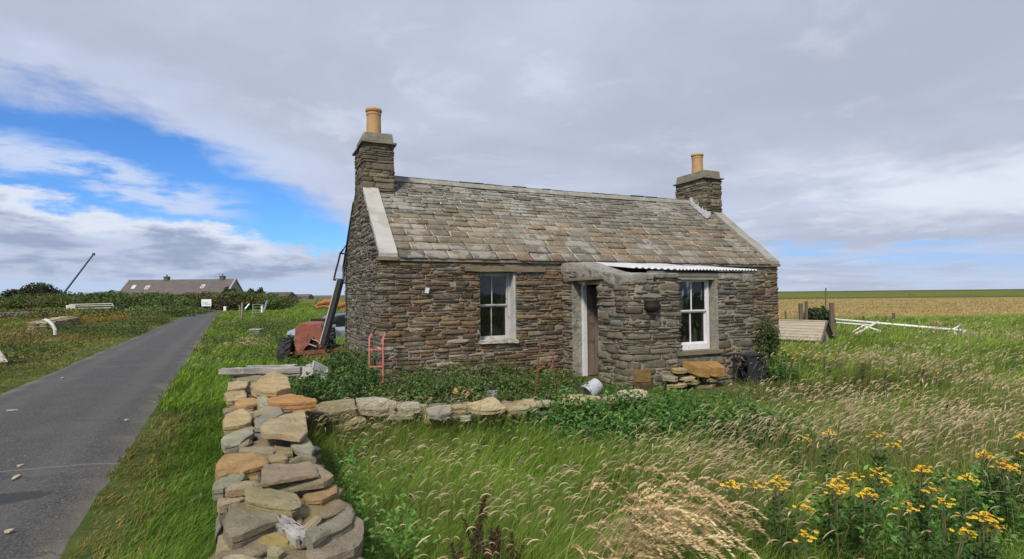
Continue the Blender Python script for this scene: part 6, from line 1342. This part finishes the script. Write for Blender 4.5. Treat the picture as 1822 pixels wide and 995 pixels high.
def seed_heads(n, r0, r1, seed, name, label):
    rn = np.random.default_rng(seed); x, y, r = polar(rn, n, r0, r1, -50, 54); u, v, rd, ws, inh, onr, onw, onl = region(x, y)
    z_ = zone(x, y, SEED); nf = fb(x, y, 1.1, 66); n3 = fb(x, y, 3.4, 67); base = .022+.72*z_
    base = np.where((rd < 0), .0, base); base = np.where((rd > 0) & (x < .2-.512*y) & (y < 8), .0015, base); base *= 1-.85*sst(zone(x, y, NET), .25, .5); base *= .15+1.3*sst(nf, .32, .6)
    base = np.where((y > low_y(x)) & (v < 0) & (u < PU1) & (x > .2-.512*y), base*.15, base)
    k = (rn.random(n) < base) & ~(inh | onr | onw) & (ws > .32) & (r > 1.5); x, y, r, n3, nf = x[k], y[k], r[k], n3[k], nf[k]; n = len(x)
    h = .40+.16*nf+rn.normal(0, .05, n); z0 = hill(x, y); la = rn.normal(-.15, .45, n); lx, ly = np.cos(la), np.sin(la); hl = rn.uniform(.040, .095, n); thick = np.maximum(.0030, r*.00062)*rn.uniform(.5, 1.35, n); sw = np.maximum(.0009, r*.00026)
    lean = rn.uniform(.12, .34, n)
    P = lambda out, up_: np.stack([x+lx*out, y+ly*out, z0+up_], 1)
    pts = [P(0*h, 0*h), P(lean*h*.35, h*.6), P(lean*h, h*.97)]
    a = rn.uniform(.15, .9, n); head = [pts[-1]]; ang = np.full(n, .9)
    for s in range(4):
        d = np.stack([lx*np.cos(ang), ly*np.cos(ang), np.sin(ang)], 1)*(hl/4)[:, None]; head.append(head[-1]+d); ang = ang-a*.75
    side = np.stack([-ly, lx, np.zeros(n)], 1); V = []; F_ = []; b = 0; V2 = []
    C = colmix(rn, n, [(.60, .50, .32), (.52, .42, .27), (.54, .41, .28), (.66, .57, .38), (.42, .34, .20)], [3, 3, 2, 1.6, 1.5]); sc = colmix(rn, n, [(.24, .24, .09), (.30, .25, .13), (.16, .20, .06)])
    rows = []; 
    for p in pts: rows += [p-side*sw[:, None], p+side*sw[:, None]]
    hp_ = []; wf = [.35, 1.0, 1.05, .8, .12]
    for p, w_ in zip(head, wf): hp_ += [p-side*(thick*w_)[:, None], p+side*(thick*w_)[:, None]]
    upv = np.stack([-lx*.5, -ly*.5, np.full(n, .87)], 1)
    for p, w_ in zip(head, wf): hp_ += [p-upv*(thick*w_)[:, None], p+upv*(thick*w_)[:, None]]
    allv = np.stack(rows+hp_, 1); m_ = allv.shape[1]; b = np.arange(n)*m_; Q = []
    for i in (0, 2): Q.append(np.stack([b+i, b+i+1, b+i+3, b+i+2], 1))
    for s0 in (6, 16):
        for i in range(0, 8, 2): Q.append(np.stack([b+s0+i, b+s0+i+1, b+s0+i+3, b+s0+i+2], 1))
    CC = np.repeat(C[:, None], m_, 1); CC[:, :6] = sc[:, None]
    o = np_mesh(name, allv.reshape(-1, 3), [np.concatenate(Q)], CC.reshape(-1, 3), BLADE); tag(o, label, None, None, 'stuff')
seed_heads(52000, 1.7, 11, 111, 'seeding_grass', 'buff curved grass seed heads bending in the wind')
seed_heads(22000, 10, 34, 112, 'seeding_meadow', 'pale seed heads in the meadow beyond the cottage')

# nettles and other leafy weeds
def nettles(name, patches, n, lsize, cols, seed, label, h0=.45, excl=True):
    rn = np.random.default_rng(seed); X, Y, Z_, Hh = [], [], [], []
    wts = np.array([p[2]*p[3] for p in patches]); idx = rn.choice(len(patches), n, p=wts/wts.sum()); pp = np.array(patches)[idx]
    x = pp[:, 0]+rn.normal(0, .55, n)*pp[:, 2]; y = pp[:, 1]+rn.normal(0, .55, n)*pp[:, 3]; hh = pp[:, 4]
    # snap to stems
    st = .07; cxx = np.round(x/st)*st; cyy = np.round(y/st)*st; j = np.sin(cxx*127.1+cyy*311.7)*43758.5; j = j-np.floor(j); j2 = (j*7.13)%1
    sx = cxx+(j-.5)*st*1.2; sy_ = cyy+(j2-.5)*st*1.2; x = sx+(x-cxx)*.85; y = sy_+(y-cyy)*.85
    z = rn.random(n)**.75*hh*(.45+.8*j)*(.30+1.4*fb(x, y, 2.2, 71))+hill(x, y); u, v, rd, ws, inh, onr, onw, onl = region(x, y)
    k = ~(inh | onr) 
    if excl: k &= ~(onw & (z < 2))
    P = np.stack([x, y, z], 1)[k]; nn = np.stack([rn.normal(0, .35, n), rn.normal(0, .35, n)-.15, np.ones(n)], 1)[k]; V, q = leaf_quads(rn, P, lsize, nn*1.6, asp=.42)
    C = colmix(rn, len(P), cols)*(.75+.5*j[k])[:, None]; o = np_mesh(name, V, [q], np.repeat(C, 4, 0), LEAF); tag(o, label, None, None, 'stuff')
def Hn(u, v, rx, ry, h): p = house(u, v); return (p.x, p.y, rx, ry, h)
def Pn(px, py, rx, ry, h, z=.2): p = at(px, py, z); return (p.x, p.y, rx, ry, h)
dk = [(.060, .120, .030), (.080, .155, .034), (.048, .092, .026), (.105, .185, .042)]
nettles('nettles', [Hn(-.45, -.55, .35, .45, .45), Hn(-.5, .6, .3, .6, .50), Hn(-.8, 1.6, .4, .6, .34), Pn(560, 700, .55, .45, .42), Pn(610, 680, .6, .6, .42), Pn(560, 660, .7, .5, .30), Pn(640, 665, .5, .6, .42), Pn(530, 650, .5, .6, .22)], 23000, .030, [tuple(.85*q for q in c) for c in dk], 121, 'dark green nettles filling the yard left of the cottage')
nettles('yard_weeds', [Hn(.5, -.40, .5, .35, .42), Hn(1.2, -.40, .5, .3, .42), Hn(2.1, -.22, .5, .22, .34), Hn(3.0, -.35, .4, .25, .20), Pn(760, 700, .9, .3, .30), Pn(930, 700, .6, .2, .18), Hn(1.6, -1.2, 1.4, .5, .25), Hn(.4, -1.3, .8, .6, .32), Pn(1090, 695, .15, .12, .35), Pn(1000, 695, .4, .2, .18)], 23000, .026, dk+[(.10, .11, .04)]*2, 122, 'dark weeds growing along the foot of the cottage front')
nettles('nettle_bank', [(c[0], c[1], c[2]*1.0, c[3]*1.0, .42) for c in NET]+[Hn(PU1+.1, -PV-.3, .3, .3, .3)], 34000, .026, [(.070, .160, .030), (.052, .118, .026), (.095, .205, .038)], 123, 'dense dark green nettle patch in front of the porch')
nettles('broad_weeds', [Pn(640, 900, .16, .22, .42, .35), Pn(690, 960, .20, .16, .44, .35), Pn(620, 850, .12, .2, .38, .3), Pn(620, 810, .15, .2, .30, .25), Pn(1600, 940, .5, .2, .36, .35), Pn(1740, 960, .35, .2, .40, .4), Pn(1700, 890, .6, .3, .36, .35)], 11000, .020, [(.085, .21, .036), (.065, .155, .030), (.115, .245, .044)], 124, 'leafy green weeds beside the wall and among the ragwort')
nettles('verge_weeds', [Pn(440, 600, 1.4, 2.2, .35, .2), Pn(400, 640, .5, 1.5, .2, .1), Pn(480, 630, .8, 1.0, .4, .2), Pn(470, 575, 2.5, 3., .5, .2)], 9000, .04, [(.07, .13, .025), (.11, .17, .03), (.045, .08, .02)], 125, 'leafy weeds and rough growth on the verge beyond the wall')
# rusty montbretia and reddish growth on the left field
nettles('orange_montbretia', [Pn(172, 570, 1.6, 1.6, .55, .3), Pn(200, 566, 1.2, 1.2, .45, .3)], 3500, .05, [(.42, .12, .02), (.10, .15, .02), (.30, .16, .03), (.12, .17, .03)], 126, 'orange flowered clump in the left field beside the road')
nettles('red_dock', [Pn(45, 552, 5, 1.2, .5, .2), Pn(25, 605, .8, .6, .5, .2), Pn(255, 568, 2.2, 1.4, .4, .2)], 3500, .055, [(.17, .07, .03), (.14, .09, .03), (.10, .11, .03)], 127, 'reddish brown dock and weeds in the left field')
nettles('left_scrub', [Pn(150, 585, 1.6, 1.4, .5, .2), Pn(260, 585, 2., 2., .5, .2), Pn(290, 570, 2., 3., .6, .2), Pn(20, 640, .8, .8, .35, .1), Pn(60, 620, 1.2, .8, .3, .1)], 10000, .05, [(.05, .09, .02), (.075, .12, .025), (.11, .12, .03)], 128, 'rough green growth on the bank left of the road')
# shrub at porch right corner
p = at(1368, 668, 0); shrub('shrub', 'dark leafy shrub growing at the right end of the porch against the cottage', 'shrub', p, (.27, .27, 1.12), 2100, .024, [(.045, .085, .022), (.06, .10, .03), (.075, .075, .035)], 131, lobes=10)
# brown dock spikes
def dock(loc, h, seed, label):
    t = thing('dock_plant', label, 'dock plant', loc, 0, 'dark seeding docks in the foreground'); rn = np.random.default_rng(seed); bm = bmesh.new(); tips = []
    tube(bm, [(0, 0, 0), (.01, 0, h*.5), (.04, .01, h)], [.005, .004, .002], 5)
    P = []
    for k in range(5):
        a = rn.uniform(0, 6.28); z = h*(.45+.1*k); e = (math.cos(a)*.05+.03, math.sin(a)*.05, z+.13); tube(bm, [(.02*z/h, 0, z), e], [.003, .0015], 4); tips.append(((.02, 0, z), e))
    obj('stem', bm, mat('dock_stem', (.09, .055, .03), .8), t); tips.append(((.01, 0, h*.5), (.04, .01, h)))
    for a, b in tips:
        a, b = np.array(a), np.array(b); s = rn.random((110, 1))**.8; P.append(a+(b-a)*s+rn.normal(0, .006, (110, 3)))
    P = np.concatenate(P); V, q = leaf_quads(rn, P, .006, asp=.8); np_mesh('seed_spike', V, [q], np.repeat(colmix(rn, len(P), [(.075, .045, .025), (.055, .045, .022), (.10, .06, .035)]), 4, 0), LEAF, t)
for i, (px, py) in enumerate(((806, 985), (832, 960), (862, 990), (880, 955), (905, 1000), (846, 925), (1690, 720), (1120, 905))):
    p = at(px, py, .35); dock((p.x, p.y, 0), .34+.05*(i % 3), 140+i, 'dark brown seeding dock spike in the near grass, one of the bottom centre group' if i < 6 else ('dark dock spike standing alone in the buff grass at the right' if i == 6 else 'dark dock spike right of the bottom centre group, near the blond grass tuft'))
# tall blond grass tuft in the near foreground
def blond_tuft(loc, n, h, seed, label, spread=.16):
    t = thing('dry_grass_tuft', label, 'grass tuft', loc); rn = np.random.default_rng(seed); V, Q, b = [], [], 0; HV, HQ, hb = [], [], 0
    for k in range(n):
        bx, by = rn.normal(0, spread*.5, 2); hh = h*rn.uniform(.6, 1.12); ln = rn.uniform(.45, 1.25); a = rn.normal(-.10, .38); lx, ly = math.cos(a), math.sin(a); pts = []
        for j in range(6):
            tt = j/5; pts.append(np.array([bx+lx*ln*hh*tt**2*.55, by+ly*ln*hh*tt**2*.55, hh*(tt-.22*ln*tt**2.5)]))
        sd = np.array([-ly, lx, 0]); w_ = .0016
        for p in pts: V += [p-sd*w_, p+sd*w_]
        for j in range(5): Q.append((b+2*j, b+2*j+1, b+2*j+3, b+2*j+2))
        b += 12
        # panicle: scale-like spikelets along the last part, drooping
        tip, d = pts[-1], (pts[-1]-pts[-2]); d = d/np.linalg.norm(d); L_ = rn.uniform(.13, .24); m_ = 40
        for j in range(m_):
            s = j/m_; dd = d*(1-s)+np.array([lx*.9, ly*.9, -.35])*s; c = tip+dd*L_*s*1.0; side = rn.normal(size=3); side -= side@dd*dd/ max(1e-6, dd@dd); side /= np.linalg.norm(side)
            ax = dd*.017+side*.009*(1-abs(s-.4)); pr = np.cross(ax, side); pr = pr/ (np.linalg.norm(pr)+1e-9)*.0042; c = c+side*.0030; HV += [c, c+ax*.5+pr, c+ax*1.2, c+ax*.5-pr]; HQ.append((hb, hb+1, hb+2, hb+3)); hb += 4
    np_mesh('stalk', np.array(V), [np.array(Q)], np.repeat(colmix(rn, n, [(.44, .34, .17), (.50, .40, .22), (.34, .28, .13)]), 12, 0), BLADE, t)
    np_mesh('seed_head', np.array(HV), [np.array(HQ)], np.repeat(np.repeat(colmix(rn, n, [(.62, .47, .26), (.50, .36, .19), (.70, .56, .33)]), 40, 0), 4, 0), BLADE, t)
p = at(1120, 950, .45); blond_tuft((p.x-.28, p.y-.10, 0), 110, .74, 151, 'tall blond dry grass tuft with drooping seed heads at the bottom centre right', .20)
p = at(1190, 900, .5); blond_tuft((p.x-.22, p.y+.0, 0), 55, .72, 152, 'second smaller blond grass tuft leaning just behind the large one', .14)
p = at(425, 610, .3); blond_tuft((p.x, p.y, 0), 60, .5, 153, 'pale dry grass tuft on the verge beyond the roadside wall', .5)

# ragwort
def ragwort(seed, h=.62):
    rn = np.random.default_rng(seed); t = thing('ragwort', 'x', 'ragwort', (0, 0, 0)); bm = bmesh.new(); heads = []
    for k in range(2):
        a = rn.uniform(0, 6.28); top = np.array([math.cos(a)*.05+.06, math.sin(a)*.05, h*rn.uniform(.86, 1.)]); tube(bm, [(0, 0, 0), tuple(top*np.array([.3, .3, .6])), tuple(top*np.array([.8, .8, .9]))], [.005, .004, .003], 5)
        for j in range(6):
            e = top+np.array([rn.normal(0, .030), rn.normal(0, .030), rn.normal(0, .010)]); tube(bm, [tuple(top*np.array([.8, .8, .9])), tuple(e)], .0014, 4); heads.append(e)
    obj('stem', bm, mat('ragwort_stem', (.10, .11, .04), .7), t)
    V, Q, b = [], [], 0
    for e in heads:
        nrm = np.array([rn.normal(.1, .25), rn.normal(-.15, .25), 1.]); nrm /= np.linalg.norm(nrm); x = np.cross(nrm, [0, 1, .2]); x /= np.linalg.norm(x); y = np.cross(nrm, x)
        for k in range(11):
            a = 2*math.pi*k/11; d = x*math.cos(a)+y*math.sin(a); s = -x*math.sin(a)+y*math.cos(a); V += [e+d*.003, e+d*.008+s*.0025, e+d*.0125-nrm*.002, e+d*.008-s*.0025]; Q.append((b, b+1, b+2, b+3)); b += 4
    np_mesh('petals', np.array(V), [np.array(Q)], None, mat('ragwort_yellow', (.80, .50, .015), .6), t)
    bm = bmesh.new()
    for e in heads: lathe(bm, [(.0045, 0), (.0045, .002), (0, .004)], 7, T(*(e+np.array([0, 0, .0]))))
    obj('disc', bm, mat('ragwort_centre', (.55, .28, .01), .7), t)
    P = np.stack([rn.normal(0, .035, 160)+.02, rn.normal(0, .035, 160), rn.uniform(.08, h*.8, 160)], 1); Vv, q = leaf_quads(rn, P, .020, asp=.35); np_mesh('foliage', Vv, [q], np.repeat(colmix(rn, 160, [(.06, .12, .025), (.045, .09, .02)]), 4, 0), LEAF, t)
    return t
protos = [ragwort(160+i) for i in range(3)]
spots = [(1390, 850, 'a'), (1402, 866, 'a'), (1418, 886, 'a'), (1310, 858, 'b'), (1358, 862, 'b'), (1478, 850, 'c'), (1492, 856, 'c'), (1525, 846, 'c'), (1553, 835, 'c'), (1565, 838, 'c'), (1505, 872, 'c'), (1540, 868, 'c'), (1548, 872, 'c'), (1570, 773, 'd'), (1576, 776, 'd'), (1645, 832, 'e'), (1655, 834, 'e'), (1662, 860, 'e'), (1728, 846, 'e'), (1632, 902, 'e'), (1700, 926, 'f'), (1755, 914, 'f'), (1765, 920, 'f'), (1775, 925, 'f'), (1755, 805, 'g'), (1768, 810, 'g'), (1780, 816, 'g'), (1790, 824, 'g'), (1798, 828, 'g'), (1815, 790, 'g'), (1820, 774, 'g'), (1700, 895, 'f'), (1425, 770, 'h'), (1480, 768, 'h'), (1455, 955, 'i')]
far = [(1405, 626), (1420, 632), (1432, 628), (1445, 636), (1458, 630), (1470, 636), (1480, 640), (1412, 640), (1540, 640), (1548, 634), (1536, 648), (1580, 660), (1638, 652), (1645, 658), (1668, 660), (1735, 666), (1395, 622), (1490, 632), (1578, 562), (1560, 560)]
RL = {'a': 'ragwort in the tight row of yellow flowers right of the blond grass tuft', 'b': 'single small ragwort head in green grass between the blond tuft and the tight row', 'c': 'ragwort in the scattered yellow drift in the lower right meadow', 'd': 'ragwort pair standing above the buff seed heads, farther than the main drift', 'e': 'ragwort in the loose line right of the main drift', 'f': 'ragwort near the bottom right corner', 'g': 'ragwort in the dense clump at the right edge', 'h': 'small ragwort at the upper edge of the buff grass', 'i': 'single faded ragwort low in the grass near the bottom', 'far': 'distant ragwort growing in the meadow between the cottage and the hut'}
def copy_tree(o, parent=None):
    c = o.copy(); COL.objects.link(c); c.parent = parent
    for ch in o.children: copy_tree(ch, c)
    return c
rr = random.Random(9); first = [True]*3
for i, s in enumerate(spots+[(x, y, 'far') for x, y in far]):
    k = i % 3; o = protos[k] if first[k] else copy_tree(protos[k]); first[k] = False
    fz = .60 if s[2] != 'far' else .40; p = at(s[0], s[1], fz); sc = (.95 if s[2] != 'far' else .9)*rr.uniform(.9, 1.05)
    if s[2] == 'far': sc = .75
    o.location = (p.x-.05*sc, p.y, hill(p.x, p.y)-.0+ (fz-.60*sc if s[2] != 'far' else fz-.42)); o.rotation_euler = (0, 0, rr.uniform(-.6, .6)); o.scale = (sc*(1 if s[2] != 'far' else 1.6),)*2+(sc,); o['label'] = RL[s[2]]; o['group'] = 'ragwort plants, '+{'a': 'tight row', 'b': 'small singles', 'c': 'main drift', 'd': 'far pair', 'e': 'loose line', 'f': 'bottom right', 'g': 'right edge clump', 'h': 'upper edge', 'i': 'low single', 'far': 'distant patch'}[s[2]]
